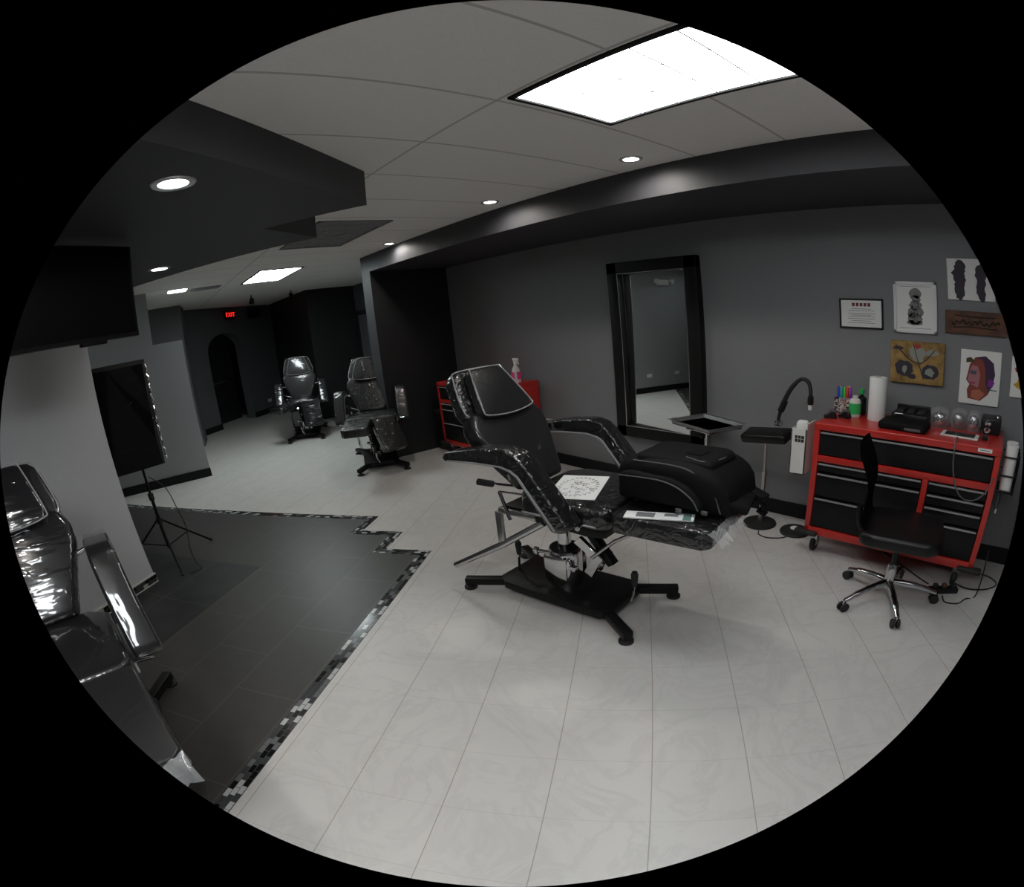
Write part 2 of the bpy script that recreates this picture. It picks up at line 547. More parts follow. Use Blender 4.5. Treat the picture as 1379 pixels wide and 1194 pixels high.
# ================================================================== fixtures
def troffer(x0, x1, y0, y1, nx, ny, lit, label, lamp=None):
    t = thing('ceiling_light', label, 'ceiling light', ((x0 + x1) / 2, (y0 + y1) / 2, ZC), 0, 'recessed ceiling troffers')
    sx, sy = x1 - x0, y1 - y0
    b = bmesh.new()
    for c, s in (((-sx / 2, 0), (.02, sy + .02)), ((sx / 2, 0), (.02, sy + .02)), ((0, -sy / 2), (sx + .02, .02)), ((0, sy / 2), (sx + .02, .02))):
        box(b, (c[0], c[1], -.006), (s[0], s[1], .012))
    obj('frame', b, M['blackmetal'] if lit else M['fixture_dark'], t)
    b = bmesh.new(); box(b, (0, 0, -.001), (sx - .02, sy - .02, .002))
    obj('diffuser', b, lamp if lit else M['fixture_dark'], t)
    b = bmesh.new()
    for i in range(1, nx): box(b, (-sx / 2 + sx * i / nx, 0, -.006), (.006, sy - .02, .008))
    for j in range(1, ny): box(b, (0, -sy / 2 + sy * j / ny, -.006), (sx - .02, .006, .008))
    obj('louvre', b, M['louvre'] if lit else M['louvre_dead'], t)
    return t


troffer(.36, 1.47, -1.86, -1.30, 6, 3, True, 'large bright ceiling light panel nearest the camera', M['lamp'])
troffer(3.83, 4.95, -2.0, -1.40, 6, 3, False, 'unlit grey louvred ceiling panel beside the stepped soffit')
troffer(6.35, 7.55, -2.06, -1.52, 6, 3, True, 'lit ceiling panel in front of the exit sign', M['lamp_far'])
troffer(-1.9, -.8, -1.86, -1.30, 6, 3, True, 'added fill panel behind the camera, in line with the near one', M['fill_behind'])  # unseen panel added to brighten walls and ceiling
troffer(-.75, .35, .36, .92, 6, 3, True, 'added fill panel behind the camera on the television side', M['fill_left'])  # unseen panel added as fill for the television wall and ceiling
troffer(5.3, 6.4, .95, 1.5, 6, 3, True, 'added fill panel hidden behind the television wall', M['lamp_far'])  # out of view, added to lift the far left of the room


def downlight(x, y, z, power, label, group, spot=95, r=.055):
    t = thing('downlight', label, 'recessed light', (x, y, z), 0, group)
    b = bmesh.new()
    lathe(b, [(r * .78, -.001), (r * .84, -.006), (r * 1.15, -.007), (r * 1.22, -.001)])
    obj('trim_ring', b, M['louvre'], t)
    b = bmesh.new(); lathe(b, [(0, -.004), (r * .8, -.003), (r * .8, -.001)])
    obj('bulb', b, M['bulb'], t)
    L = bpy.data.lights.new('downlight_lamp', 'SPOT'); L.energy = power; L.color = (1, .95, .88)
    L.spot_size = math.radians(spot); L.spot_blend = .9; L.shadow_soft_size = .04
    lo = bpy.data.objects.new('downlight_lamp', L); COL.objects.link(lo); lo.parent = t; lo.location = (0, 0, -.012)
    return t


for (x, y, lb) in ((1.81, -2.42, 'round downlight by the dark beam above the red chest'), (3.11, -2.43, 'round downlight by the dark beam, second from the camera'), (4.96, -2.54, 'round downlight by the dark beam nearest the black pilaster')):
    downlight(x, y, ZC, 30, lb, 'downlights along the dark beam', 168)
downlight(2.08, -.18, ZB, 30, 'glaring round downlight in the black soffit nearest the camera', 'downlights in the soffit', 110, .075)
downlight(4.14, -.22, ZB, 26, 'round downlight in the black soffit farther back above the television', 'downlights in the soffit', 110, .075)
downlight(1.2, .78, ZB, 30, 'added unseen downlight in the soffit over the nearest chair', 'downlights in the soffit', 110, .075)  # unseen, added for reflections on the nearest chair's head pad
t = thing('panel_light', 'small bright square light in the ceiling above the partition', 'ceiling light', (7.36, -.60, ZC))
obj('diffuser', B(box, (0, 0, -.006), (.24, .24, .012)), M['lamp_far'], t)
obj('frame', B(box, (0, 0, -.003), (.28, .28, .006)), M['white_plastic'], t)
t = thing('air_vent', 'grey slatted air vent in the ceiling over the partition', 'vent', (7.5, -1.0, ZC))
obj('frame', B(box, (0, 0, -.004), (.26, .42, .008)), M['fixture_dark'], t)
b = bmesh.new()
for i in range(7): box(b, (-.1 + i * .033, 0, -.011), (.012, .38, .008))
obj('slats', b, M['louvre_dead'], t)


# exit sign, speaker and track spots on the back wall
def wall_pt(s, z, c=0.0): return AC + DM * s - DH * 1 * c * -1 * -1 + Vector((0, 0, z))


angA = math.atan2(DM.y, DM.x)
t = thing('exit_sign', 'glowing red EXIT sign hung above the arched doorway', 'exit sign', AC + DM * .82 - DH * .03 + Vector((0, 0, 2.58)), angA)
obj('housing', B(box, (0, -.02, 0), (.30, .04, .22), None, .006), M['plastic_black'], t)
obj('mount_ears', B(box, (0, .01, 0), (.44, .02, .05), None, .006), M['wire'], t)


def text_mesh(txt, size, name, mat, parent, loc, rot, ext=.004):
    cu = bpy.data.curves.new('txt', 'FONT'); cu.body = txt; cu.size = size; cu.extrude = ext
    cu.align_x = 'CENTER'; cu.align_y = 'CENTER'
    tmp = bpy.data.objects.new('txt', cu); COL.objects.link(tmp)
    dg = bpy.context.evaluated_depsgraph_get()
    me = bpy.data.meshes.new_from_object(tmp.evaluated_get(dg))
    bpy.data.objects.remove(tmp); bpy.data.curves.remove(cu)
    me.name = name; me.materials.clear(); me.materials.append(mat)
    o = bpy.data.objects.new(name, me); COL.objects.link(o); o.parent = parent; o.location = loc; o.rotation_euler = rot
    return o


obj('face', B(box, (0, -.042, 0), (.28, .004, .20)), plain('dark_red_face', (.10, .004, .004), .4), t)
text_mesh('EXIT', .145, 'lettering', M['exit'], t, (0, -.047, 0), (PI / 2, 0, 0), .003)

t = thing('wall_speaker', 'small black loudspeaker high on the back wall', 'speaker', AC + DM * 1.62 - DH * .09 + Vector((0, 0, 2.58)), angA)
obj('cabinet', B(box, (0, 0, 0), (.26, .16, .24), None, .015), M['plastic_black'], t)
obj('grille', B(box, (0, -.084, 0), (.22, .01, .20), None, .004), M['mesh'], t)
for k, (x, y) in enumerate(((9.45, -2.05), (9.35, -2.75))):
    t = thing('track_spotlight', ('small dark spotlight on the ceiling before the back wall' if k == 0 else 'small dark ceiling spotlight beside the black wall block'), 'spotlight', (x, y, ZC), 0, 'track spotlights')
    obj('stem', B(tube, [(0, 0, 0), (0, 0, -.07)], .01), M['blackmetal'], t)
    b = bmesh.new(); lathe(b, [(0, .06), (.035, .05), (.045, -.06), (.03, -.062)], (0, 0, -.11), 16, ry(.6 if k else -.6)); obj('head', b, M['blackmetal'], t)


def outlet(x, y, z, rot, label):
    t = thing('wall_outlet', label, 'outlet', (x, y, z), rot, 'wall outlets')
    obj('plate', B(box, (0, 0, 0), (.13, .008, .085), None, .003), M['white_plastic'], t)
    b = bmesh.new(); box(b, (-.03, -.005, 0), (.04, .004, .05)); box(b, (.03, -.005, 0), (.04, .004, .05)); obj('sockets', b, M['paper'], t)


outlet(4.07, YW + .006, .49, PI, 'white wall outlet behind the wrapped chair arm')
outlet(AC.x + DM.x * 1.75 - DH.x * .03, AC.y + DM.y * 1.75 - DH.y * .03, .32, angA, 'white outlet low on the back wall')
outlet(7.115, .30, .38, -PI / 2, 'white outlet low on the partition, left one seen in the mirror')
outlet(7.115, 1.05, .38, -PI / 2, 'white outlet low on the partition, right one seen in the mirror')


t = thing('emergency_wall_lamp', 'white emergency light high on the partition, seen in the mirror top', 'emergency light', (7.135, .75, 2.45), -PI / 2)
b = bmesh.new(); box(b, (0, -.03, 0), (.30, .06, .13), None, .025, 3); obj('housing', b, M['white_plastic'], t)
for sx in (-1, 1):
    b = bmesh.new(); lathe(b, [(0, 0), (.05, 0), (.055, .05), (.04, .055), (0, .056)], (sx * .20, -.05, .03), 18, rx(PI / 2)); obj('lamp_head', b, M['white_plastic'], t)


# ================================================================== tattoo chairs
def make_chair(name, label, loc, ang, vin, back_ang=34, legs=((0, 0), (0, 0)), calm=None, head=None, film=(), legmat=None, seatmat=None, arms=True, lift=0.0, swivel=0.0):
    """local +x is the foot end. legs: (pitch down, splay outward) in degrees for the right (-y) and left (+y) rests"""
    R = thing(name, label, 'tattoo chair', loc, ang, 'wrapped black tattoo chairs')
    calm = calm or vin; head = head or calm; legmat = legmat or vin; seatmat = seatmat or vin
    bmk = M['blackmetal']
    # base
    b = bmesh.new()
    prism(b, [(-.37, -.15), (-.30, -.20), (.34, -.20), (.40, -.15), (.40, .15), (.34, .20), (-.30, .20), (-.37, .15)], .045, .10, None, .006, 2)
    obj('base_plate', b, bmk, R)
    for sx in (-1, 1):
        for sy in (-1, 1):
            b = bmesh.new()
            p = Vector((.33 * sx + .02, .14 * sy, .072)); q = Vector((.56 * sx + .01, .275 * sy, .060))
            d = q - p; a = math.atan2(d.y, d.x)
            box(b, (p + q) / 2, (d.length, .055, .05), rz(a) @ ry(-math.atan2(d.z, d.length) * 1), .005)
            lg = obj('leg', b, bmk, R)
            b = bmesh.new(); lathe(b, [(.018, .04), (.018, .018), (.040, .014), (.040, 0), (0, 0)], (.54 * sx + .01, .262 * sy, 0), 18)
            obj('foot', b, M['rubber'], lg)
    # column
    b = bmesh.new(); lathe(b, [(.095, .10), (.095, .34), (.088, .355), (.04, .355)], (0, 0, 0), 32); obj('column', b, M['chrome'], R)
    b = bmesh.new(); lathe(b, [(.085, .356), (.085, .366), (.040, .368)], (0, 0, 0), 32); obj('column_cap', b, bmk, R)
    for sy in (-1, 1):   # bright curved apron plate on both sides
        b = bmesh.new()
        pl = [(-.075, .33), (-.075, .16)] + [(-.075 + .15 * k / 10, .16 - .06 * math.sin(PI * k / 10)) for k in range(1, 10)] + [(.075, .16), (.075, .33)]
        prism(b, pl, .088, .10, frame((0, 0, 0), (1, 0, 0), (0, 0, 1), (0, sy, 0)), .004, 2)
        obj('apron_plate', b, M['chrome'], R)
    b = bmesh.new(); lathe(b, [(.038, .36), (.038, .63)], (0, 0, 0), 20); obj('piston', b, M['chrome'], R)
    b = bmesh.new(); tube(b, [(-.16, -.05, .31), (-.08, -.03, .31)], .012); box(b, (-.165, -.053, .31), (.03, .03, .045), None, .004)
    obj('column_clamp', b, M['chrome'], R)
    b = bmesh.new(); tube(b, [(.07, -.05, .30), (.13, -.11, .30)], .012); box(b, (.135, -.115, .30), (.045, .03, .03), None, .004)
    obj('column_clamp', b, M['chrome'], R)
    # pedals
    for (px, lean) in ((.43, .06), (-.34, .06)):
        b = bmesh.new(); tube(b, [(px, -.02, .10), (px + lean * .5, -.05, .17), (px + lean * .6, -.05, .24)], .009, 8); pd = obj('pedal', b, M['chrome'], R)
        b = bmesh.new(); lathe(b, [(0, -.055), (.014, -.05), (.020, .03), (.014, .05), (0, .052)], (px + lean * .65, -.05, .29), 14); obj('grip', b, M['rubber'], pd)
    low_parts = set(R.children)
    # seat frame and seat
    b = bmesh.new(); prism(b, [(-.22, .69), (.41, .69), (.41, .62), (.30, .605), (-.12, .63), (-.22, .655)], -.22, .22, frame((0, 0, 0), (1, 0, 0), (0, 0, 1), (0, -1, 0)), .006, 2)
    obj('seat_frame', b, bmk, R)
    b = bmesh.new(); prism(b, [(-.10, -.20), (-.02, -.285), (.42, -.285), (.45, -.25), (.45, .25), (.42, .285), (-.02, .285), (-.10, .20)], .69, .80, None, .03, 4)
    st = obj('seat', b, seatmat, R)
    for sy in (-1, 1):
        b = bmesh.new(); tube(b, [(-.03, sy * .287, .715), (.40, sy * .287, .715)], .005, 6)
        obj('seat_seam', b, M['strip'], st)
    # backrest
    th = math.radians(back_ang)
    u = Vector((-math.sin(th), 0, math.cos(th))); n = Vector((math.cos(th), 0, math.sin(th)))
    O = Vector((-.165 if back_ang == 32 else -.125, 0, .735))
    FB = frame(O, (0, 1, 0), u, n)
    # front of a,b plane
    back = [(-.15, .02), (-.18, .10), (-.275, .36), (-.28, .44), (-.24, .53), (.24, .53), (.28, .44), (.275, .36), (.18, .10), (.15, .02)]
    b = bmesh.new(); prism(b, back, 0, .115, FB, .032, 4); bk = obj('backrest', b, calm, R)
    b = bmesh.new(); prism(b, [(-.13, .05), (.13, .05), (.13, .42), (-.13, .42)], -.02, .0, FB, .004, 1); obj('back_plate', b, bmk, bk)
    pad = [(-.245, .50), (-.255, .58), (-.205, .775), (-.15, .83), (.15, .83), (.205, .775), (.255, .58), (.245, .50)]
    b = bmesh.new(); prism(b, pad, .0, .085, FB, .028, 4); hp = obj('head_pad', b, vin, R)
    b = bmesh.new(); tube(b, [FB @ Vector((p[0] * .96, p[1] * .985, .083)) for p in ((-.245, .52), (-.255, .585), (-.205, .775), (-.15, .83), (.15, .83), (.205, .775), (.255, .585), (.245, .52))], .0045, 6, 4); obj('seam_glint', b, M['clear'], hp)  # grey tube drawn as the bright highlight round the head pad
    hr = [(-.175, .475), (-.195, .525), (-.13, .77), (-.10, .795), (.10, .795), (.13, .77), (.195, .525), (.175, .475), (0, .455)]
    b = bmesh.new(); prism(b, hr, .09, .155, FB, .022, 4); ho = obj('headrest', b, head, R)
    b = bmesh.new(); tube(b, [FB @ Vector((p[0] * .955, .645 + (p[1] - .645) * .955, .154)) for p in hr], .0042, 6, 5, True); obj('seam_glint', b, M['clear'], ho)  # highlight on the headrest's film edge, modelled as a grey tube
    # tilt knob and gas strut behind the back
    b = bmesh.new(); tube(b, [(-.19, -.12, .78), (-.235, -.30, .855)], .008); kb = obj('tilt_lever', b, M['chrome'], R)
    b = bmesh.new(); tube(b, [(-.225, -.27, .84), (-.25, -.345, .875)], .020, 12); obj('grip', b, M['rubber'], kb)
    b = bmesh.new(); tube(b, [(-.13, -.27, .63), (-.185, -.27, .80)], .010); tube(b, [(-.185, -.27, .80), (-.05, -.25, .80)], .006); obj('back_strut', b, M['chrome'], R)
    # T bar
    b = bmesh.new(); tube(b, [(-.62, -.27, .16), (-.23, -.25, .425), (0.03, -.20, .62)], .022, 14)
    tb = obj('push_bar', b, M['chrome'], R)
    b = bmesh.new(); box(b, (-.225, -.25, .535), (.045, .02, .24), None, .004); box(b, (-.12, -.22, .655), (.25, .03, .035), None, .004); obj('bar_bracket', b, M['steel'], tb)
    # front linkage
    Fx = frame((0, 0, 0), (1, 0, 0), (0, 0, 1), (0, -1, 0))
    for c in (-.055, .03):
        b = bmesh.new(); prism(b, [(.10, .44), (.14, .49), (.28, .37), (.21, .22), (.16, .25), (.21, .36)], c, c + .025, Fx, .003, 1)
        obj('linkage', b, M['chrome'], R)
    b = bmesh.new(); box(b, (.22, .0, .45), (.045, .055, .32), ry(-.62), .006); box(b, (.30, 0, .59), (.09, .16, .06), None, .004); obj('linkage_block', b, bmk, R)
    b = bmesh.new(); tube(b, [(.22, -.06, .37), (.36, -.06, .52), (.62, -.06, .705)], [.011, .011, .011], 10)
    obj('gas_strut', b, M['chrome'], R)
    # leg rests
    for i, sy in enumerate((-1, 1)):
        pit, spl = legs[i]
        b = bmesh.new()
        prism(b, [(.0, .008), (.02, .0), (.44, .0), (.47, .03), (.47, .25), (.44, .285), (.03, .285), (.0, .26)], -.10, 0, None, .026, 4)
        MT = Matrix.Translation((.468, 0, .805)) @ rz(math.radians(spl) * sy) @ ry(math.radians(pit)) @ Matrix.Scale(sy, 4, (0, 1, 0))
        b.transform(MT)
        if sy < 0: bmesh.ops.reverse_faces(b, faces=b.faces[:])
        lr = obj('leg_rest', b, legmat, R)
        b = bmesh.new(); box(b, (.16, .14, -.105), (.30, .10, .02), None, .003); b.transform(MT)
        if sy < 0: bmesh.ops.reverse_faces(b, faces=b.faces[:])
        obj('support_plate', b, bmk, lr)
        if sy in film:
            b = bmesh.new(); N = 14
            rows = []
            for j in range(N + 1):
                y = .0 + .285 * j / N
                dx = .03 + .025 * math.sin(j * 1.9) ** 2 + .02 * random.random()
                rows.append([b.verts.new((.455, y, -.004 + .006 * math.sin(j * 2.3))), b.verts.new((.47 + dx * .5, y + .004 * math.sin(j * 3), -.02 + .012 * math.sin(j * 1.7))), b.verts.new((.48 + dx, y, -.06 - .03 * random.random()))])
            for a_, c_ in zip(rows, rows[1:]):
                for k in range(2): b.faces.new((a_[k], a_[k + 1], c_[k + 1], c_[k]))
            b.transform(MT); obj('loose_film', b, M['film'], lr)
    # armrests
    if arms:
        up = [(-.43, 1.015), (-.40, 1.05), (-.17, 1.10), (.0, 1.115), (.07, 1.095), (.115, 1.05), (.33, .765)]
        lo = [(.335, .725), (.30, .705), (.245, .70), (.06, .975), (.03, 1.0), (-.03, 1.015), (-.20, 1.01), (-.41, .99)]
        for sy in (-1, 1):
            FS = frame((0, sy * .30, 0), (1, 0, 0), (0, 0, 1), (0, sy, 0))
            b = bmesh.new(); prism(b, up + lo, 0, .115, FS, .028, 4)
            ar = obj('armrest', b, vin, R)
            low = [(.262, .712), (.072, .976), (.034, 1.002), (-.03, 1.016), (-.20, 1.012), (-.39, .998)]
            b = bmesh.new()
            prism(b, low + [(x + .012, z + .011) for x, z in reversed(low)], -.002, .117, FS, .002, 1)
            obj('edge_trim', b, M['strip'], ar)
            b = bmesh.new(); tube(b, [(.26, sy * .24, .70), (.33, sy * .30, .725), (.36, sy * .37, .735)], .012)
            obj('arm_bracket', b, M['chrome'], ar)
            b = bmesh.new(); tube(b, [(-.26, sy * .18, .99), (-.30, sy * .32, 1.02)], .012)
            obj('arm_bracket', b, M['chrome'], ar)
    if lift or swivel:
        UT = rz(math.radians(swivel)) @ Matrix.Translation((0, 0, lift))
        for ch in R.children:
            if ch in low_parts: continue
            for q in [ch] + list(ch.children): q.data.transform(UT)
    return R


FR = math.radians(-170.19)
C0 = (1.9404, -1.7826, 0)
make_chair('tattoo_chair', 'black tattoo chair in clear film carrying a backpack, centre of the room', C0, FR, M['vinyl'], 32, ((0, 0), (0, 0)), M['vinyl_calm'], M['vinyl_calm'], film=(-1,))
make_chair('tattoo_chair', 'black film-wrapped tattoo chair nearest the camera beside the television wall', (2.0, .72, 0), FR - math.radians(12), M['vinyl_arm'], 36, ((8, 0), (8, 0)), M['vinyl_gloss'], M['vinyl_gloss'], swivel=12, film=(-1, 1), legmat=M['vinyl_calm'])
make_chair('tattoo_chair', 'black crinkle-wrapped tattoo chair in front of the black pilaster', (5.78, -2.46, 0), math.radians(158), M['vinyl_crinkle'], 28, ((4, 2), (54, 26)), M['vinyl_crinkle'], M['vinyl_crinkle'], lift=-.10, swivel=-5)
make_chair('tattoo_chair', 'farthest tattoo chair, its silvery shining film facing the room', (8.46, -2.41, 0), math.radians(158), M['vinyl_gloss'], 19, ((4, 38), (76, 0)), M['vinyl_film'], M['vinyl_film'], lift=-.10, swivel=3)


def chair_pt(x, y, z):
    v = rz(FR) @ Vector((x, y, z)); return (C0[0] + v.x, C0[1] + v.y, z)


# drawing sheet on the seat
t = thing('drawing_sheet', 'white sheet with a black line drawing lying on the chair seat', 'drawing', chair_pt(.135, -.03, .802), FR + .35)
b = bmesh.new(); box(b, (0, 0, .002), (.25, .36, .003)); obj('sheet', b, M['paper'], t)
b = bmesh.new()
for k in range(26):
    a = 2 * PI * k / 26
    tube(b, [(.085 * math.cos(a) * 1.0, .125 * math.sin(a), .004), (.105 * math.cos(a + .06), .150 * math.sin(a + .06), .004), (.09 * math.cos(a + .14), .132 * math.sin(a + .14), .004)], .0014, 4, 3)
for k in range(34):
    a, r = random.random() * 6.28, .02 + .06 * random.random()
    x, y = r * math.cos(a) * .95, r * 1.5 * math.sin(a)
    q = random.random() * 6.28
    tube(b, [(x, y, .004), (x + .014 * math.cos(q), y + .018 * math.sin(q), .004), (x + .02 * math.cos(q + 1), y + .022 * math.sin(q + 1), .004)], .0012, 4, 3)
obj('line_drawing', b, M['greyink'], t)
# flat paper packet on the leg rest
t = thing('paper_packet', 'long white printed paper packet on the chair leg rest edge', 'packet', chair_pt(.68, -.215, .806), FR + .30)
obj('sleeve', B(box, (0, 0, .006), (.30, .075, .008), None, .002), M['paper'], t)
b = bmesh.new(); box(b, (-.06, 0, .0105), (.08, .05, .001)); box(b, (.05, .01, .0105), (.06, .03, .001), None, 0); obj('print', b, M['greyink'], t)
obj('green_end', B(box, (.12, 0, .0105), (.035, .074, .001)), plain('dull_teal_print', (.12, .22, .20), .6), t)


# backpack lying on the leg rests
def backpack():
    t = thing('backpack', 'bulky black backpack lying on the leg rests of the wrapped chair', 'backpack', chair_pt(.70, .055, .808), FR - .05)
    # body: lofted rounded block; x = along chair, y = across
    secs = [(-.30, .05, .12), (-.285, .145, .195), (-.20, .185, .235), (-.05, .20, .255), (.10, .20, .25), (.20, .19, .22), (.265, .16, .16), (.285, .08, .09)]
    b = bmesh.new(); rings = []
    for x, hw, h in secs:
        ring = []
        for k in range(28):
            a = 2 * PI * k / 28
            ca, sa = math.cos(a), math.sin(a)
            y = hw * math.copysign(abs(ca) ** .38, ca); z = h / 2 + h / 2 * math.copysign(abs(sa) ** .42, sa)
            ring.append(b.verts.new((x + .02 * (z / h - .5) * -1, y, z)))
        rings.append(ring)
    for A_, B_ in zip(rings, rings[1:]):
        for k in range(28): b.faces.new((A_[k], A_[(k + 1) % 28], B_[(k + 1) % 28], B_[k]))
    b.faces.new(rings[0][::-1]); b.faces.new(rings[-1])
    bmesh.ops.recalc_face_normals(b, faces=b.faces[:])
    bmesh.ops.subdivide_edges(b, edges=b.edges[:], cuts=1, smooth=.6)
    obj('body', b, M['canvas_bag'], t)
    b = bmesh.new(); prism(b, [(-.25, .04), (-.25, .17), (-.20, .19), (.02, .185), (.10, .15), (.15, .09), (.17, .04)], .17, .225, frame((0, 0, 0), (1, 0, 0), (0, 0, 1), (0, -1, 0)), .022, 3)
    pk = obj('front_pocket', b, M['canvas_bag'], t)
    b = bmesh.new(); tube(b, [(-.24, -.226, .165), (-.05, -.228, .172), (.05, -.228, .15), (.12, -.226, .10), (.15, -.222, .045)], .0035, 6, 6); obj('piping', b, M['greypipe'], pk)
    b = bmesh.new(); prism(b, [(-.20, -.15), (-.22, .12), (-.12, .15), (.14, .14), (.19, .10), (.17, -.14)], .20, .262, None, .03, 4)
    tp = obj('top_pocket', b, M['canvas_bag'], t)
    b = bmesh.new(); tube(b, [(-.20, -.165, .232), (.02, -.18, .238), (.12, -.185, .21), (.20, -.185, .13), (.235, -.18, .03)], .0035, 6, 6)
    tube(b, [(.03, -.10, .264), (.13, -.12, .258), (.17, -.02, .252), (.16, .10, .252)], .003, 6, 6); obj('piping', b, M['greypipe'], tp)
    b = bmesh.new(); prism(b, [(.0, -.05), (.08, -.06), (.09, .02), (.01, .03)], .260, .267, None, .002, 1); obj('patch', b, M['mesh'], tp)
    b = bmesh.new()
    box(b, (.27, -.06, .06), (.12, .20, .045), rz(.2) @ ry(.25), .015); box(b, (.29, .10, .05), (.12, .07, .03), rz(-.2) @ ry(.3), .01)
    obj('padded_strap', b, M['canvas_bag'], t)
    b = bmesh.new(); tube(b, [(.29, .09, .03), (.325, .12, -.02), (.325, .13, -.06)], .014, 6, 4); box(b, (.32, .13, -.065), (.05, .04, .02), ry(.5), .004); obj('strap_end', b, M['canvas_bag'], t)
    for x in (.06, .17):
        b = bmesh.new(); box(b, (x, -.222 + (x - .06) * .2, .03), (.03, .014, .022), None, .004); obj('buckle', b, M['wire'], t)


backpack()


# ================================================================== red tool chests
def chest(label, loc):
    R = thing('tool_chest', label, 'tool chest', loc, 0, 'red rolling tool chests')
    # local: x 0..1.16 along wall, y 0 front, negative = toward wall ; z up
    Wd, D = 1.16, .52
    b = bmesh.new()
    z0, z1 = .17, 1.0
    for x in (.018, Wd - .018): box(b, (x, -D / 2, (z0 + z1) / 2), (.036, D, z1 - z0), None, .004)
    box(b, (Wd / 2, -D + .01, (z0 + z1) / 2), (Wd - .04, .02, z1 - z0))
    box(b, (Wd / 2, -.03, z0 + .03), (Wd, .06, .06), None, .004)
    box(b, (Wd / 2, -D / 2, z0 + .012), (Wd - .04, D - .02, .02))
    box(b, (Wd / 2, -.03, .755), (Wd - .06, .06, .045), None, .003)
    box(b, (.425, -.03, .59), (.036, .06, .31), None, .003)
    obj('body', b, M['red'], R)
    b = bmesh.new(); box(b, (Wd / 2, -D / 2, .982), (Wd + .004, D + .012, .05), None, .008, 3); obj('top_tray', b, M['red'], R)
    # drawers: (x0,x1,z0,z1)
    fronts = [(.04, Wd - .04, .782, .952)]
    # left bank is on the viewer's left = high x ; viewer sees +x at the left
    big = [(.66, .728), (.475, .652), (.235, .467)]
    small = [(.655, .728), (.57, .647), (.465, .562), (.235, .457)]
    xl0, xl1 = .445, Wd - .04
    xs0, xs1 = .04, .405
    for a, c in big: fronts.append((xl0, xl1, a, c))
    for a, c in small: fronts.append((xs0, xs1, a, c))
    for x0, x1, a, c in fronts:
        b = bmesh.new(); box(b, ((x0 + x1) / 2, -.022, (a + c) / 2), (x1 - x0, .036, c - a - .008), None, .004); d = obj('drawer', b, M['drawer'], R)
        b = bmesh.new(); box(b, ((x0 + x1) / 2, .002, c - .012), (x1 - x0 - .01, .018, .010), None, .003); obj('pull', b, M['lip'], d)
    for x in (.02, Wd - .02):
        b = bmesh.new(); box(b, (x, .0, z0 + .012), (.16, .06, .035), None, .012, 3); obj('bumper', b, M['rubber'], R)
    for x in (.10, Wd - .06):
        for y in (-.09, -D + .09):
            b = bmesh.new(); box(b, (x, y, .135), (.05, .07, .07), None, .006); box(b, (x - .02, y, .10), (.006, .05, .10)); box(b, (x + .02, y, .10), (.006, .05, .10)); cs = obj('caster', b, M['steel'], R)
            b = bmesh.new(); lathe(b, [(.012, -.018), (.05, -.018), (.062, -.010), (.062, .010), (.05, .018), (.012, .018)], (x, y, .062), 22, ry(PI / 2)); obj('wheel', b, M['rubber'], cs)
    return R


# the divider sits between the banks
CH = (-.08, -3.10, 0)
c1 = chest('red rolling tool chest with black drawers near the office chair, clutter on top', CH)
for ch in list(c1.children):
    pass
c2 = copy_tree(c1); c2.location = (4.15, -3.10, 0)
c2['label'] = 'second red tool chest with a spray bottle on top, behind the wrapped chair'


def top(x, y, z=1.007): return (x, y, z)


# paper towel roll
t = thing('paper_towel_roll', 'tall white paper towel roll standing on the red chest', 'paper roll', top(.76, -3.40))
b = bmesh.new(); lathe(b, [(.018, 0), (.056, 0), (.058, .006), (.058, .30), (.055, .306), (.020, .306), (.018, .30)], seg=36); obj('paper', b, M['paper'], t)
b = bmesh.new(); lathe(b, [(.019, .30), (.021, .307), (.016, .307)], seg=20); obj('core', b, plain('cardboard', (.35, .24, .15), .9), t)
# green label bottle
t = thing('squeeze_bottle', 'small white bottle with green label beside the paper roll', 'bottle', top(.915, -3.42))
b = bmesh.new(); lathe(b, [(0, 0), (.036, 0), (.040, .006), (.040, .105), (.034, .125), (.018, .135)], seg=24); obj('body', b, M['white_plastic'], t)
b = bmesh.new(); lathe(b, [(.0405, .022), (.0405, .10)], seg=24); obj('label', b, M['green'], t)
b = bmesh.new(); lathe(b, [(.018, .132), (.018, .152), (.0, .153)], seg=18); obj('cap', b, M['white_plastic'], t)
# black cap bottles behind
t = thing('pump_bottle', 'dark bottle with green cap behind the green label bottle', 'bottle', top(.90, -3.53))
b = bmesh.new(); lathe(b, [(0, 0), (.032, 0), (.034, .01), (.034, .12), (.012, .14), (.012, .155)], seg=20); obj('body', b, M['plastic_black'], t)
b = bmesh.new(); lathe(b, [(.018, .15), (.018, .185), (.006, .19), (0, .20)], seg=16); obj('cap', b, M['green'], t)
t = thing('ink_bottle', 'small black bottle between the dark bottle and paper roll', 'bottle', top(.82, -3.54))
b = bmesh.new(); lathe(b, [(0, 0), (.028, 0), (.030, .01), (.030, .13), (.010, .15), (.010, .17), (0, .171)], seg=20); obj('body', b, M['plastic_black'], t)
b = bmesh.new(); lathe(b, [(.0305, .02), (.0305, .07)], seg=20); obj('label', b, M['white_plastic'], t)
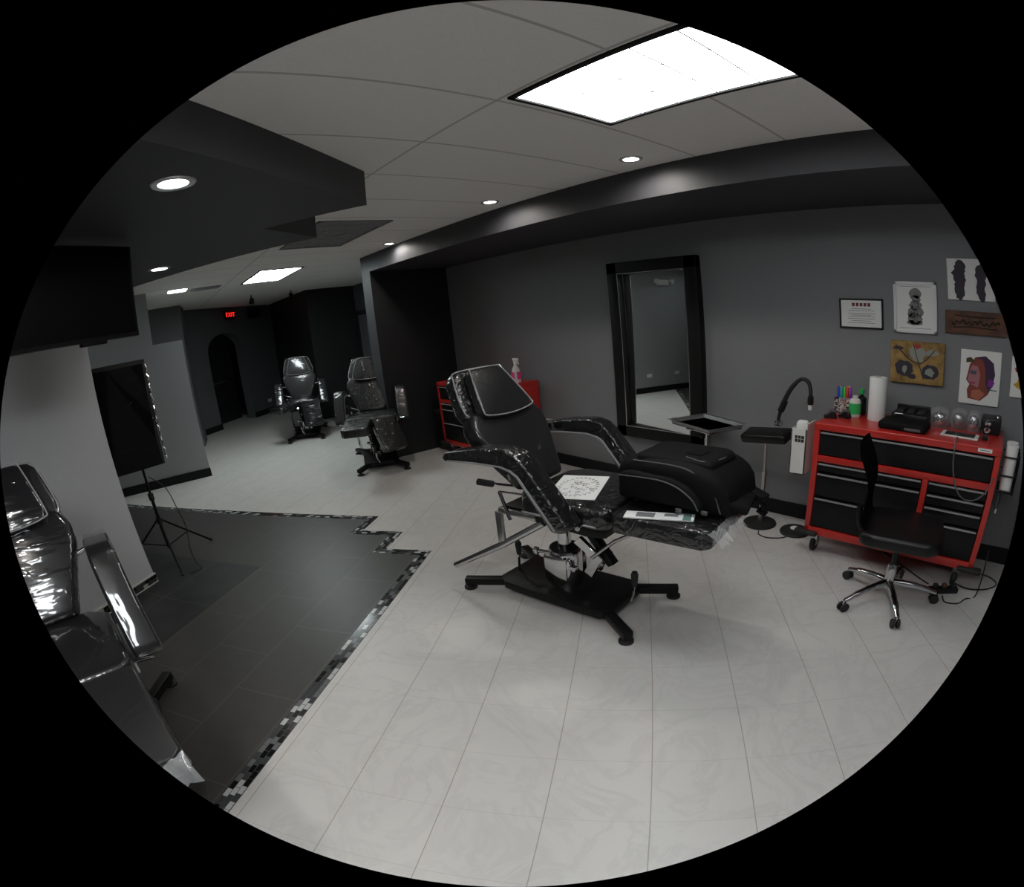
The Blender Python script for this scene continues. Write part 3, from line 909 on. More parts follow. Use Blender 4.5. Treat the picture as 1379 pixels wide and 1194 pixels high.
# marker holder
t = thing('marker_holder', 'patterned box of coloured markers on the red chest', 'pen holder', top(1.01, -3.50))
b = bmesh.new()
for (c, s) in (((0, .045, .06), (.12, .006, .12)), ((0, -.045, .06), (.12, .006, .12)), ((.057, 0, .06), (.006, .09, .12)), ((-.057, 0, .06), (.006, .09, .12)), ((0, 0, .004), (.12, .09, .008))): box(b, c, s)
mm, tt, bb = new_mat('patterned_card')
tt.t.links.new(tt.ramp(tt.noise(tt.coord(), 26, 2, .5, 1.5), [(.36, (.02, .02, .03)), (.46, (.55, .5, .45)), (.54, (.5, .2, .05)), (.60, (.06, .12, .3)), (.7, (.6, .55, .5))], 'CONSTANT'), bb.inputs['Base Color'])
obj('box', b, mm, t)
cols = [('blue', (.02, .05, .5)), ('teal', (.02, .3, .35)), ('green', (.06, .5, .05)), ('red', (.6, .03, .02)), ('purple', (.25, .03, .4)), ('orange', (.8, .22, .02)), ('navy', (.02, .03, .2)), ('pink', (.7, .15, .35)), ('yellow', (.75, .55, .04))]
for k, (nm, c) in enumerate(cols):
    mx, my = 1.01 + .042 - .021 * (k % 5), -3.50 + .018 - .034 * (k // 5)
    t = thing('marker', nm + ' marker pen upright in the patterned box on the chest', 'marker', top(mx, my, 1.016), 0, 'markers in the patterned box')
    t.rotation_euler = (.0, 0, 0)
    cm = plain('marker_' + nm, c, .4)
    b = bmesh.new(); lathe(b, [(0, 0), (.0085, 0), (.0085, .13), (.007, .132)], seg=12); obj('barrel', b, M['white_plastic'], t)
    b = bmesh.new(); lathe(b, [(.0092, .10), (.0092, .185), (.006, .19), (0, .191)], seg=12); obj('cap', b, cm, t)
# tape dispensers
for x, y, a, lb in ((1.035, -3.27, .4, 'black tape dispenser at the left front corner of the chest top'), (.955, -3.33, -.3, 'black tape dispenser in front of the marker box')):
    t = thing('tape_dispenser', lb, 'tape dispenser', top(x, y), a, 'black tape dispensers')
    b = bmesh.new(); prism(b, [(-.04, 0), (.04, 0), (.045, .02), (.02, .03), (0, .05), (-.03, .05), (-.042, .02)], -.018, .018, frame((0, 0, 0), (1, 0, 0), (0, 0, 1), (0, -1, 0)), .003, 1); obj('body', b, M['plastic_black'], t)
    b = bmesh.new(); lathe(b, [(.012, -.012), (.026, -.012), (.026, .012), (.012, .012)], (-.008, 0, .042), 18, rx(PI / 2)); obj('tape', b, M['wire'], t)
# black cases
t = thing('carry_case', 'flat black zipped case at the front of the red chest', 'case', top(.54, -3.25), -.06)
b = bmesh.new(); box(b, (0, 0, .028), (.30, .19, .056), None, .018, 3); obj('body', b, M['canvas_bag'], t)
b = bmesh.new(); box(b, (-.07, .096, .022), (.10, .006, .018), None, .002); obj('name_tag', b, M['wire'], t)
t = thing('machine_case', 'open black machine case behind the flat zipped case', 'case', top(.54, -3.48), .0)
b = bmesh.new(); box(b, (0, 0, .035), (.24, .20, .07), None, .01, 2); box(b, (0, -.09, .085), (.23, .02, .04), None, .006); obj('shell', b, M['plastic_black'], t)
b = bmesh.new()
for k in range(3): box(b, (-.07 + .07 * k, 0, .078), (.05, .12, .022), None, .006)
obj('compartments', b, M['rubber'], t)
b = bmesh.new(); tube(b, [(.09, .10, .06), (.09, .115, .072), (.04, .115, .072), (.04, .10, .06)], .005, 6, 3); obj('handle', b, M['steel'], t)
# glossy jars / bagged machines
for k, (x, y, r, lb) in enumerate(((.345, -3.45, .062, 'shiny clear plastic tub with a bright glint beside the black case'), (.225, -3.48, .052, 'rounded clear tub in the middle of the chest back row'), (.125, -3.46, .042, 'film-covered clear tub below the portrait print'))):
    t = thing('clear_tub', lb, 'tub', top(x, y), 0, 'clear tubs on the chest')
    b = bmesh.new(); lathe(b, [(0, 0), (r * .9, 0), (r, .012), (r * 1.02, .085), (r * .9, .12), (r * .5, .140), (0, .145)], seg=24); obj('film_cover', b, M['bagfilm'], t)
    b = bmesh.new(); lathe(b, [(0, .004)] + [(r * .82 * math.cos(a), .06 + .055 * math.sin(a)) for a in [-1.5 + .3 * q for q in range(11)]] + [(0, .115)], seg=24); obj('contents', b, M['chrome'] if k != 1 else M['steel'], t)
t = thing('power_supply', 'black and chrome power unit at the right back of the chest', 'power supply', top(.01, -3.50), .0)
b = bmesh.new(); box(b, (0, 0, .055), (.13, .16, .11), None, .012, 2); obj('housing', b, M['plastic_black'], t)
for z in (.035, .08):
    b = bmesh.new(); lathe(b, [(0, 0), (.022, 0), (.020, .018), (0, .02)], (.02, .08, z), 18, rx(-PI / 2)); obj('knob', b, M['chrome'], t)
b = bmesh.new(); tube(b, [(-.04, -.04, .11), (-.04, -.02, .135), (-.04, .03, .135), (-.04, .05, .11)], .006, 8, 4); obj('handle', b, M['chrome'], t)
# tablet
t = thing('tablet', 'white framed tablet lying at the right front of the chest', 'tablet', top(.19, -3.27), -.05)
obj('casing', B(box, (0, 0, .006), (.235, .125, .012), None, .005, 3), M['white_plastic'], t)
obj('screen', B(box, (-.0, 0, .0125), (.185, .10, .002)), M['tvglass'], t)
t = thing('wall_charger', 'small black plug beside the tablet on the chest', 'charger', top(.035, -3.26))
obj('body', B(box, (0, 0, .016), (.035, .04, .032), None, .006), M['plastic_black'], t)
b = bmesh.new(); tube(b, [(.01, -.02, .016), (.02, -.09, .012), (.03, -.14, .03)], .003, 6, 4); obj('lead', b, M['wire'], t)
# charging cable looping down the drawers
b = bmesh.new(); tube(b, [(.20, -3.20, 1.015), (.20, -3.075, 1.0), (.19, -3.065, .86), (.15, -3.06, .73), (.09, -3.055, .67), (.02, -3.055, .68), (-.03, -3.06, .74), (-.055, -3.075, .83)], .0045, 6, 6)
tag(obj('charging_cable', b, M['wire']), 'thin grey cable looping from the tablet down the drawers', 'cable')
t = thing('paper_tag', 'small white sticker on the upper right edge of the chest', 'sticker', (.02, -3.092, .985))
obj('label', B(box, (0, 0, 0), (.085, .003, .022)), M['paper'], t)
obj('print', B(box, (0, .002, 0), (.06, .001, .004)), M['ink'], t)
# white bin hung at the chest's left side
t = thing('hanging_bin', 'white plastic bin hung on the left side of the red chest', 'bin', (1.145, -3.23, .59))
b = bmesh.new()
for (c, s) in (((.055, 0, .005), (.11, .16, .01)), ((.105, 0, .17), (.01, .16, .34)), ((-.04 + .046, 0, .19), (.012, .16, .38)), ((.055, .076, .17), (.11, .008, .34)), ((.055, -.076, .17), (.11, .008, .34))): box(b, c, s, None, .002, 1)
obj('body', b, M['white_plastic'], t)
b = bmesh.new(); box(b, (.055, .02, .335), (.075, .08, .11), rz(.2), .02, 2); obj('liner', b, M['paper'], t)
b = bmesh.new()
for i in range(3):
    for j in range(2): box(b, (.028 + .022 * i, .081, .255 + .026 * j), (.018, .003, .022))
obj('label_marks', b, M['ink'], t)
# rack at the right side of the chest
t = thing('side_rack', 'black wire rack holding white rolls at the right chest side', 'rack', (-.095, -3.28, .60))
b = bmesh.new()
for z in (.12, .22, .34): tube(b, [(0, -.09, z), (-.10, -.09, z), (-.10, .09, z), (0, .09, z)], .006, 6)
for y in (-.09, 0, .09): tube(b, [(-.10, y, .10), (-.10, y, .36)], .006, 6)
box(b, (-.05, 0, .11), (.10, .18, .01)); obj('frame', b, M['blackmetal'], t)
for k, y in enumerate((-.045, .045)):
    tt_ = thing('tape_roll', ('white roll in the side rack nearest the wall', 'white roll in the side rack nearest the office chair')[k], 'roll', (-.145, -3.28 + y, .717), 0, 'white rolls in the side rack')
    b = bmesh.new(); lathe(b, [(.012, 0), (.038, 0), (.038, .29), (.012, .29)], seg=24); obj('paper', b, M['paper'], tt_)
t = thing('hand_towel', 'dark cloth with white hem hung below the side rack', 'cloth', (-.12, -3.28, .55))
b = bmesh.new(); prism(b, [(-.06, 0), (-.03, .012), (0, 0), (.03, .012), (.06, 0), (.06, -.006), (.0, -.008), (-.06, -.006)], 0, .165, rz(PI / 2)); obj('cloth', b, M['wire'], t)
b = bmesh.new(); box(b, (.0, 0, .02), (.012, .122, .03)); obj('hem', b, M['paper'], t)

# spray bottle on the far chest
t = thing('spray_bottle', 'white trigger spray bottle with pink label on the second chest', 'spray bottle', (4.25, -3.42, 1.007))
b = bmesh.new(); lathe(b, [(0, 0), (.042, 0), (.045, .008), (.045, .12), (.036, .16), (.016, .20), (.014, .225)], seg=24); obj('body', b, M['white_plastic'], t)
b = bmesh.new(); prism(b, [(-.024, .04), (.024, .04), (.024, .125), (-.024, .125)], .0435, .047, frame((0, 0, 0), (1, 0, 0), (0, 0, 1), (0, 1, 0))); prism(b, [(-.024, .04), (.024, .04), (.024, .125), (-.024, .125)], .0435, .047, frame((0, 0, 0), (0, 1, 0), (0, 0, 1), (-1, 0, 0))); obj('label', b, M['pink'], t)
b = bmesh.new(); lathe(b, [(.018, .222), (.018, .248), (.012, .25)], seg=16); box(b, (-.01, .0, .268), (.075, .026, .034), None, .008); box(b, (-.045, 0, .235), (.010, .012, .05), ry(.35), .003); obj('trigger_head', b, M['paper'], t)
# clutter on the far chest's end
t = thing('hanging_pouch', 'black pouch hanging on the near end of the second chest', 'pouch', (4.14, -3.34, .55))
b = bmesh.new(); box(b, (-.035, 0, .12), (.06, .20, .24), None, .02, 3); obj('pouch', b, M['canvas_bag'], t)
b = bmesh.new(); tube(b, [(-.035, -.07, .24), (-.02, 0, .34), (-.035, .07, .24)], .006, 6, 5); obj('strap', b, M['rubber'], t)
t = thing('waste_bin', 'black waste bin between the second chest and the pilaster', 'bin', (5.53, -3.36, 0))
b = bmesh.new(); prism(b, [(-.15, -.14), (.15, -.14), (.15, .14), (-.15, .14)], .0, .50, None, .012, 2); obj('body', b, M['plastic_black'], t)
b = bmesh.new(); prism(b, [(-.16, -.15), (.16, -.15), (.16, .15), (-.16, .15)], .502, .57, None, .02, 3); obj('lid', b, M['rubber'], t)


# ================================================================== mirror and pictures
t = thing('wall_mirror', 'tall black framed mirror on the grey wall behind the chair', 'mirror', (2.645, YW + .002, 1.375))
b = bmesh.new(); w, h, f = .90, 1.75, .115
for (c, s) in (((-w / 2 + f / 2, 0), (f, h)), ((w / 2 - f / 2, 0), (f, h)), ((0, h / 2 - f / 2), (w, f)), ((0, -h / 2 + f / 2), (w, f))): box(b, (c[0], .039, c[1]), (s[0], .078, s[1]), None, .008, 2)
fm = obj('frame', b, plain('black_wood', (.007, .007, .007), .5, spec=.25), t)
b = bmesh.new(); box(b, (0, .038, 0), (w - 2 * f - .006, .004, h - 2 * f - .004), rz(math.radians(-5.6)) @ rx(math.radians(.7)))
obj('glass', b, M['glass'], t)
b = bmesh.new(); iw, ih = w - 2 * f, h - 2 * f
for (c, s) in (((-iw / 2, 0), (.005, ih)), ((iw / 2, 0), (.005, ih)), ((0, ih / 2), (iw, .005)), ((0, -ih / 2), (iw, .005))): box(b, (c[0], .0785, c[1]), (s[0], .004, s[1]))
obj('inner_edge', b, M['foil'], t)


def blob(b, x, z, rx_, rz_, y, n=14, wob=.25, mi=0, seed=0):
    r = random.Random(seed)
    prism(b, [(x + rx_ * (1 + wob * (r.random() - .5)) * math.cos(2 * PI * k / n), z + rz_ * (1 + wob * (r.random() - .5)) * math.sin(2 * PI * k / n)) for k in range(n)], 0, .0008, frame((0, y, 0), (1, 0, 0), (0, 0, 1), (0, 1, 0)), mi=mi)


def picture(name, label, x0, x1, z0, z1, fmat, fw, depth, matte, art=None, cat='picture'):
    w, h = x1 - x0, z1 - z0
    t = thing(name, label, cat, ((x0 + x1) / 2, YW + .001, (z0 + z1) / 2))
    b = bmesh.new()
    if fw:
        for (c, s) in (((-w / 2 + fw / 2, 0), (fw, h)), ((w / 2 - fw / 2, 0), (fw, h)), ((0, h / 2 - fw / 2), (w, fw)), ((0, -h / 2 + fw / 2), (w, fw))): box(b, (c[0], depth / 2, c[1]), (s[0], depth, s[1]), None, .003, 1)
        obj('frame', b, fmat, t)
        obj('mount', B(box, (0, depth * .3, 0), (w - fw * 1.6, depth * .5, h - fw * 1.6)), matte, t)
        y = depth * .56
    else:
        obj('panel', B(box, (0, depth / 2, 0), (w, depth, h), None, .003, 1), matte, t); y = depth + .0004
        b.free()
    if art: art(t, y, w, h)
    return t


def art_cert(t, y, w, h):
    b = bmesh.new()
    for k in range(5): box(b, (-.055 + .0275 * k, y, h * .30), (.02, .001, .026))
    obj('heading', b, plain('maroon_ink', (.16, .03, .035), .8), t)
    b = bmesh.new()
    for k, q in enumerate((.16, .10, .0, -.05, -.10, -.17, -.24, -.31)): box(b, (0, y, h * q), (w * (.62 if k % 3 else .45), .001, .0035))
    obj('text_lines', b, M['greyink'], t)


picture('framed_certificate', 'small black framed certificate, leftmost on the wall over the chest', .79, 1.10, 1.63, 1.855, M['plastic_black'], .012, .018, M['paper'], art_cert, 'certificate')


def art_p2(t, y, w, h):
    b = bmesh.new()
    for i, (x, z, a, c) in enumerate(((0, .10, .04, .04), (-.005, .06, .032, .03), (0, .015, .042, .035), (.0, -.035, .055, .045), (.005, -.08, .05, .045), (.0, -.11, .055, .02))): blob(b, x, z, a, c, y, 16, .3, 0, i)
    for k in range(14): tube(b, [(-.05 + .1 * random.random(), y + .001, .09 - .2 * random.random()), (-.03 + .06 * random.random(), y + .001, .09 - .2 * random.random())], .0012, 4)
    obj('figure_drawing', b, plain('graphite', (.20, .205, .20), .8), t)
    b = bmesh.new()
    for i in range(7): blob(b, -.02 + .04 * random.random(), .10 - .033 * i, .014, .01, y + .0008, 10, .5, 0, 40 + i)
    obj('figure_shading', b, M['greyink'], t)
    b = bmesh.new(); box(b, (0, y, h * .5 - .035), (w * .72, .001, .003)); obj('mount_line', b, M['greyink'], t)
    obj('mount_line', B(box, (0, y, -h * .5 + .035), (w * .72, .001, .003)), M['greyink'], t)


picture('framed_drawing', 'white framed grey figure drawing to the right of the certificate', .42, .715, 1.62, 1.99, plain('white_frame', (.70, .70, .69), .4), .022, .022, M['paper'], art_p2)


def art_p3(t, y, w, h):
    b = bmesh.new()
    for j, cx in enumerate((-.07, .075)):
        for i in range(7): blob(b, cx + .04 * (random.random() - .5), .085 - .030 * i, .022 + .02 * random.random(), .052, y + .0003 * i, 16, .55, 0, 60 + i + 10 * j)
    obj('dark_figures', b, plain('purple_black_ink', (.045, .038, .05), .8), t)


picture('flash_wall_art', 'white print with two dark figures, topmost on the wall', .03, .345, 1.875, 2.165, M['paper'], 0, .012, M['paper'], art_p3)


def art_wood(t, y, w, h):
    b = bmesh.new()
    tube(b, [(-.16 + .32 * k / 30, y, .012 * math.sin(k * 1.7) + .008 * math.sin(k * .6)) for k in range(31)], .006, 5, 3)
    tube(b, [(-.15, y, -.035), (.02, y, -.028), (.15, y, -.036)], .004, 5, 3); tube(b, [(-.13, y, .045), (.0, y, .04), (.14, y, .05)], .004, 5, 3)
    obj('burnt_script', b, plain('burnt_wood', (.012, .007, .004), .8), t)


picture('wood_wall_sign', 'long brown wooden plaque with dark carving under the two-figure print', -.045, .365, 1.64, 1.80, M['amber'], 0, .022, M['amber'], art_wood, 'plaque')


def art_p4(t, y, w, h):
    b = bmesh.new()
    blob(b, .09, -.045, .065, .06, y, 16, .3, 0, 1); blob(b, .035, -.10, .03, .02, y, 12, .4, 0, 2); blob(b, -.09, -.06, .06, .055, y, 16, .3, 0, 3); blob(b, .13, .10, .04, .012, y, 12, .5, 0, 4)
    tube(b, [(.15, y, .12), (.05, y, .02), (-.03, y, .0), (-.12, y, .10)], .004, 5, 4); tube(b, [(.03, y, .14), (.0, y, .03), (-.05, y, -.12)], .0035, 5, 4)
    obj('dark_shapes', b, plain('dark_paint', (.03, .026, .035), .7), t)
    b = bmesh.new()
    blob(b, -.005, .06, .055, .06, y + .0009, 14, .6, 0, 5); blob(b, -.10, .08, .045, .022, y + .0009, 12, .6, 0, 6); blob(b, -.09, -.06, .035, .03, y + .0009, 12, .7, 0, 7); blob(b, .085, -.05, .02, .03, y + .0009, 12, .7, 0, 8)
    obj('pale_shapes', b, plain('pale_paint', (.26, .27, .24), .8), t)
    b = bmesh.new(); blob(b, .0, .12, .025, .018, y + .0018, 12, .5, 0, 9); obj('red_shape', b, plain('red_paint', (.35, .03, .02), .7), t)


picture('canvas_wall_art', 'ochre canvas with dark and pale shapes above the paper roll', .365, .735, 1.255, 1.56, M['gold'], 0, .028, M['gold'], art_p4, 'painting')


def art_p5(t, y, w, h):
    def P(pts, mat, nm, dy=0):
        b = bmesh.new(); prism(b, pts, 0, .0008, frame((0, y + dy, 0), (1, 0, 0), (0, 0, 1), (0, 1, 0))); obj(nm, b, mat, t)
    # seen from the room, +x is the viewer's left
    P([(-.01, -.16), (.075, -.15), (.085, -.09), (.07, -.05), (.095, -.02), (.085, .03), (.075, .09), (.04, .14), (-.03, .155), (-.085, .11), (-.10, .03), (-.085, -.05), (-.06, -.11)], plain('red_brown_paint', (.22, .05, .035), .8), 'head_silhouette')
    P([(-.06, -.10), (-.04, -.04), (-.03, .07), (-.01, .13), (.05, .135), (-.03, .155), (-.085, .11), (-.10, .03), (-.085, -.05)], plain('plum_paint', (.05, .025, .06), .8), 'hair', .0009)
    P([(.01, -.07), (.06, -.05), (.085, -.02), (.075, .03), (.06, .085), (.02, .08), (.0, .02)], plain('rose_paint', (.38, .16, .17), .8), 'cheek', .0009)
    P([(.0, -.155), (.055, -.14), (.05, -.09), (.0, -.08), (-.04, -.11)], plain('coral_paint', (.42, .13, .08), .8), 'neck', .0009)
    P([(.03, .02), (.07, .025), (.065, .05), (.025, .045)], plain('blue_grey_paint', (.07, .08, .15), .8), 'eye_shadow', .0018)
    P([(.03, -.03), (.075, -.032), (.06, -.045), (.035, -.045)], plain('magenta_paint', (.32, .04, .12), .8), 'lips', .0018)
    P([(-.10, -.02), (-.06, .0), (-.05, -.05), (-.085, -.06)], plain('violet_paint', (.20, .03, .25), .8), 'violet_patch', .0018)
    P([(-.12, -.075), (-.05, -.072), (-.05, -.078), (-.12, -.082)], plain('teal_paint', (.03, .12, .12), .8), 'teal_stroke', .0018)
    P([(.035, .11), (.10, .10), (.10, .13), (.07, .14)], plain('olive_paint', (.07, .06, .02), .8), 'olive_stroke', .0018)


picture('portrait_wall_art', 'white print of a red and purple painted head above the chest', -.02, .255, 1.155, 1.535, M['paper'], 0, .014, M['paper'], art_p5, 'print')


def art_p6(t, y, w, h):
    for i, (x, z, c) in enumerate(((.06, .06, (.3, .05, .03)), (-.05, .05, (.1, .1, .02)), (.06, -.05, (.5, .3, .03)), (-.04, -.06, (.25, .06, .03)), (.0, .0, (.05, .02, .01)))):
        b = bmesh.new(); blob(b, x, z, .045, .04, y + .0008 * (i == 4), 12, .5, 0, i); obj('colour_patch', b, plain('patch_paint', c, .8), t)


picture('print_wall_art', 'white edged colourful print at the far right end of the wall', -.36, -.09, 1.24, 1.52, M['paper'], 0, .014, M['paper'], art_p6, 'print')


# ================================================================== stands
t = thing('instrument_tray_stand', 'chrome tray on a slim stand in front of the mirror', 'tray stand', (2.02, -3.36, 0))
zt = .80
b = bmesh.new(); w2, d2 = .25, .185
FT = rz(math.radians(-20))
for i in range(4):
    pass
inner = [(-w2 + .03, -d2 + .03), (w2 - .03, -d2 + .03), (w2 - .03, d2 - .03), (-w2 + .03, d2 - .03)]
outer = [(-w2, -d2), (w2, -d2), (w2, d2), (-w2, d2)]
bb_ = bmesh.new()
vi = [bb_.verts.new((x, y, 0)) for x, y in inner]; vw = [bb_.verts.new((x * 1.06, y * 1.06, .03)) for x, y in inner]; vo = [bb_.verts.new((x, y, .032)) for x, y in outer]
bb_.faces.new(vi)
for i in range(4):
    k = (i + 1) % 4
    bb_.faces.new((vi[i], vi[k], vw[k], vw[i])); bb_.faces.new((vw[i], vw[k], vo[k], vo[i]))
bmesh.ops.solidify(bb_, geom=bb_.faces[:], thickness=.003)
bmesh.ops.recalc_face_normals(bb_, faces=bb_.faces[:])
merge(b, bb_, 0, Matrix.Translation((0, 0, zt)) @ FT)
obj('tray', b, plain('satin_steel', (.6, .6, .61), .42, 1.0), t)
b = bmesh.new(); tube(b, [(0, 0, .03), (0, 0, .72)], .014, 14); tube(b, [(0, 0, .60), (0, 0, .79)], .010, 12); obj('pole', b, M['chrome'], t)
b = bmesh.new(); tube(b, [FT @ Vector(p) + Vector((0, 0, zt - .008)) for p in ((-.22, -.15, 0), (.22, -.15, 0), (.22, .15, 0), (-.22, .15, 0))], .006, 8, 0, True); box(b, (0, 0, zt - .012), (.06, .34, .012), FT, .003); obj('tray_carrier', b, M['chrome'], t)
b = bmesh.new(); lathe(b, [(0, 0), (.018, .004), (.018, .02), (0, .024)], (.015, .02, .70), 14, ry(PI / 2)); obj('clamp_knob', b, M['rubber'], t)
for a in (0.5, 2.6, 4.7):
    b = bmesh.new(); tube(b, [(0, 0, .06), (.20 * math.cos(a), .20 * math.sin(a), .035)], .012, 10); lg = obj('leg', b, M['chrome'], t)
    b = bmesh.new(); lathe(b, [(0, 0), (.018, 0), (.018, .03), (0, .032)], (.20 * math.cos(a), .20 * math.sin(a), 0), 14); obj('foot', b, M['rubber'], lg)

t = thing('armrest_stand', 'black padded armrest on a chrome pole with round black base', 'armrest stand', (1.54, -3.39, 0))
b = bmesh.new(); lathe(b, [(0, 0), (.125, 0), (.128, .008), (.122, .022), (.06, .030), (.022, .034), (0, .034)], seg=40); obj('base', b, M['rubber'], t)
b = bmesh.new(); tube(b, [(0, 0, .03), (0, 0, .46)], .016, 14); tube(b, [(0, 0, .45), (-.0, 0, .72)], .011, 14); lathe(b, [(.02, .44), (.02, .47)], (0, 0, 0), 14); obj('pole', b, M['steel'], t)
b = bmesh.new(); box(b, (-.02, .03, .785), (.37, .16, .075), rz(-.12) @ ry(.13) @ rx(-.30), .022, 3); obj('pad', b, M['leather'], t)
b = bmesh.new(); box(b, (-.01, .01, .735), (.10, .06, .03), ry(.2), .004); obj('pad_plate', b, M['blackmetal'], t)

t = thing('gooseneck_lamp', 'black gooseneck work lamp curving over the white bin', 'lamp', (1.47, -3.44, .857))
b = bmesh.new(); tube(b, [(.0, 0, .03), (0, 0, .07), (-.045, .02, .20), (-.10, .03, .31), (-.17, .04, .385), (-.225, .05, .38), (-.25, .06, .33), (-.255, .06, .265)], [.013, .013, .017, .017, .015, .015, .013, .013], 10, 7); obj('gooseneck', b, M['rubber'], t)
b = bmesh.new(); box(b, (0, 0, .02), (.05, .05, .04), None, .006); obj('clamp', b, M['chrome'], t)
b = bmesh.new(); lathe(b, [(.013, .05), (.020, .045), (.022, 0), (.018, -.02)], (-.255, .06, .225), 16); hd = obj('lamp_head', b, M['plastic_black'], t)
b = bmesh.new(); lathe(b, [(.0, -.06), (.015, -.058), (.017, -.022), (.012, -.018)], (-.255, .06, .225), 16); obj('lens', b, M['white_plastic'], hd)
b = bmesh.new(); tube(b, [(-.015, .005, .12), (-.05, .02, .20)], .024, 10); obj('joint', b, M['plastic_black'], t)

t = thing('foot_pedal', 'round black foot pedal on the floor at the left chest wheel', 'foot pedal', (1.25, -3.39, 0))
b = bmesh.new(); lathe(b, [(0, 0), (.11, 0), (.113, .010), (.105, .024), (.05, .03), (0, .032)], seg=36); obj('body', b, M['rubber'], t)
b = bmesh.new(); lathe(b, [(.032, .031), (.035, .040), (.012, .045), (0, .045)], seg=24); obj('button', b, M['white_plastic'], t)
b = bmesh.new(); tube(b, [(1.262, -3.268, .007), (1.30, -3.22, .006), (1.38, -3.18, .006), (1.45, -3.20, .006), (1.475, -3.245, .006), (1.48, -3.252, .008)], .0045, 6, 6)
tag(obj('pedal_cord', b, M['rubber']), 'thin black cord on the floor linking pedal and armrest base', 'cord')

# power strip and cables under the chest
t = thing('power_strip', 'dark power strip on the floor under the right end of the chest', 'power strip', (.06, -3.05, 0), .5)
b = bmesh.new(); box(b, (0, 0, .02), (.20, .055, .04), None, .008, 2); obj('body', b, M['plastic_black'], t)
for k in range(3):
    b = bmesh.new(); box(b, (-.06 + .06 * k, 0, .055), (.03, .03, .03), None, .006); obj('plug', b, M['rubber'] if k != 1 else plain('brown_plug', (.12, .05, .025), .6), t)
for k, (pts, lb) in enumerate((([(-.0, -3.10, .06), (-.10, -3.16, .01), (-.22, -3.22, .006), (-.28, -3.32, .006), (-.22, -3.40, .006), (-.10, -3.42, .006)], 'black cable curling on the floor right of the chest'), ([(.165, -3.08, .02), (.25, -3.16, .006), (.40, -3.28, .006), (.55, -3.40, .006)], 'black cable running under the chest from the power strip'), ([(.05, -2.99, .012), (.02, -2.93, .006), (-.06, -2.95, .006), (-.10, -3.03, .006), (-.16, -3.1, .02), (-.15, -3.2, .3)], 'black cable hooking round the power strip'))):
    b = bmesh.new(); tube(b, pts, .005, 6, 7); tag(obj('power_cable', b, M['rubber']), lb, 'cable', 'cables under the chest')

# black cabinet at the right edge of the view
t = thing('storage_cabinet', 'black storage cabinet cut by the right edge of the view', 'cabinet', (-.62, -3.30, 0))
b = bmesh.new(); box(b, (0, 0, .46), (.52, .60, .90), None, .01, 2); obj('body', b, M['plastic_black'], t)
b = bmesh.new(); box(b, (0, .306, .47), (.48, .012, .80), None, .004); dd = obj('door', b, M['drawer'], t)
b = bmesh.new(); lathe(b, [(0, 0), (.012, 0), (.016, .014), (0, .022)], (.20, .312, .50), 16, rx(-PI / 2)); obj('knob', b, M['chrome'], dd)
for sx in (-1, 1):
    for sy in (-1, 1):
        b = bmesh.new(); lathe(b, [(0, 0), (.02, 0), (.02, .012), (0, .013)], (sx * .2, sy * .22, 0), 12); obj('foot', b, M['chrome'], t)


# ================================================================== office chair
t = thing('office_chair', 'black armless office chair with chrome star base before the red chest', 'office chair', (.385, -2.79, 0), math.radians(187))
# local +x = front (toward -x world)
b = bmesh.new(); lathe(b, [(.022, .09), (.032, .10), (.032, .26), (.026, .27)], seg=20); obj('column', b, M['chrome'], t)
b = bmesh.new(); lathe(b, [(.018, .26), (.018, .43)], seg=18); obj('piston', b, M['plastic_black'], t)
for k, a in enumerate((55, 118, -160, -93, -24)):
    a = math.radians(a - 187)
    ca, sa = math.cos(a), math.sin(a)
    b = bmesh.new()
    tube(b, [(.02 * ca, .02 * sa, .135), (.12 * ca, .12 * sa, .125), (.22 * ca, .22 * sa, .105), (.31 * ca, .31 * sa, .075)], [.024, .022, .020, .016], 10, 5)
    lg = obj('leg', b, M['chrome'], t)
    b = bmesh.new()
    for s in (-1, 1): lathe(b, [(0, -.008), (.028, -.008), (.031, -.004), (.031, .004), (.028, .008), (0, .008)], (.31 * ca - s * .016 * sa, .31 * sa + s * .016 * ca, .031), 18, rz(a) @ rx(PI / 2))
    cst = obj('caster', b, M['rubber'], lg)
    b = bmesh.new(); tube(b, [(.31 * ca, .31 * sa, .03), (.31 * ca, .31 * sa, .08)], .008, 8); obj('stem', b, M['chrome'], cst)
b = bmesh.new()
prism(b, [(-.22, -.20), (-.16, -.235), (.18, -.24), (.235, -.19), (.245, 0), (.235, .19), (.18, .24), (-.16, .235), (-.22, .20)], .455, .545, None, .035, 4)
obj('seat', b, M['leather'], t)
b = bmesh.new(); box(b, (0, 0, .44), (.22, .18, .035), None, .008); obj('seat_plate', b, M['blackmetal'], t)
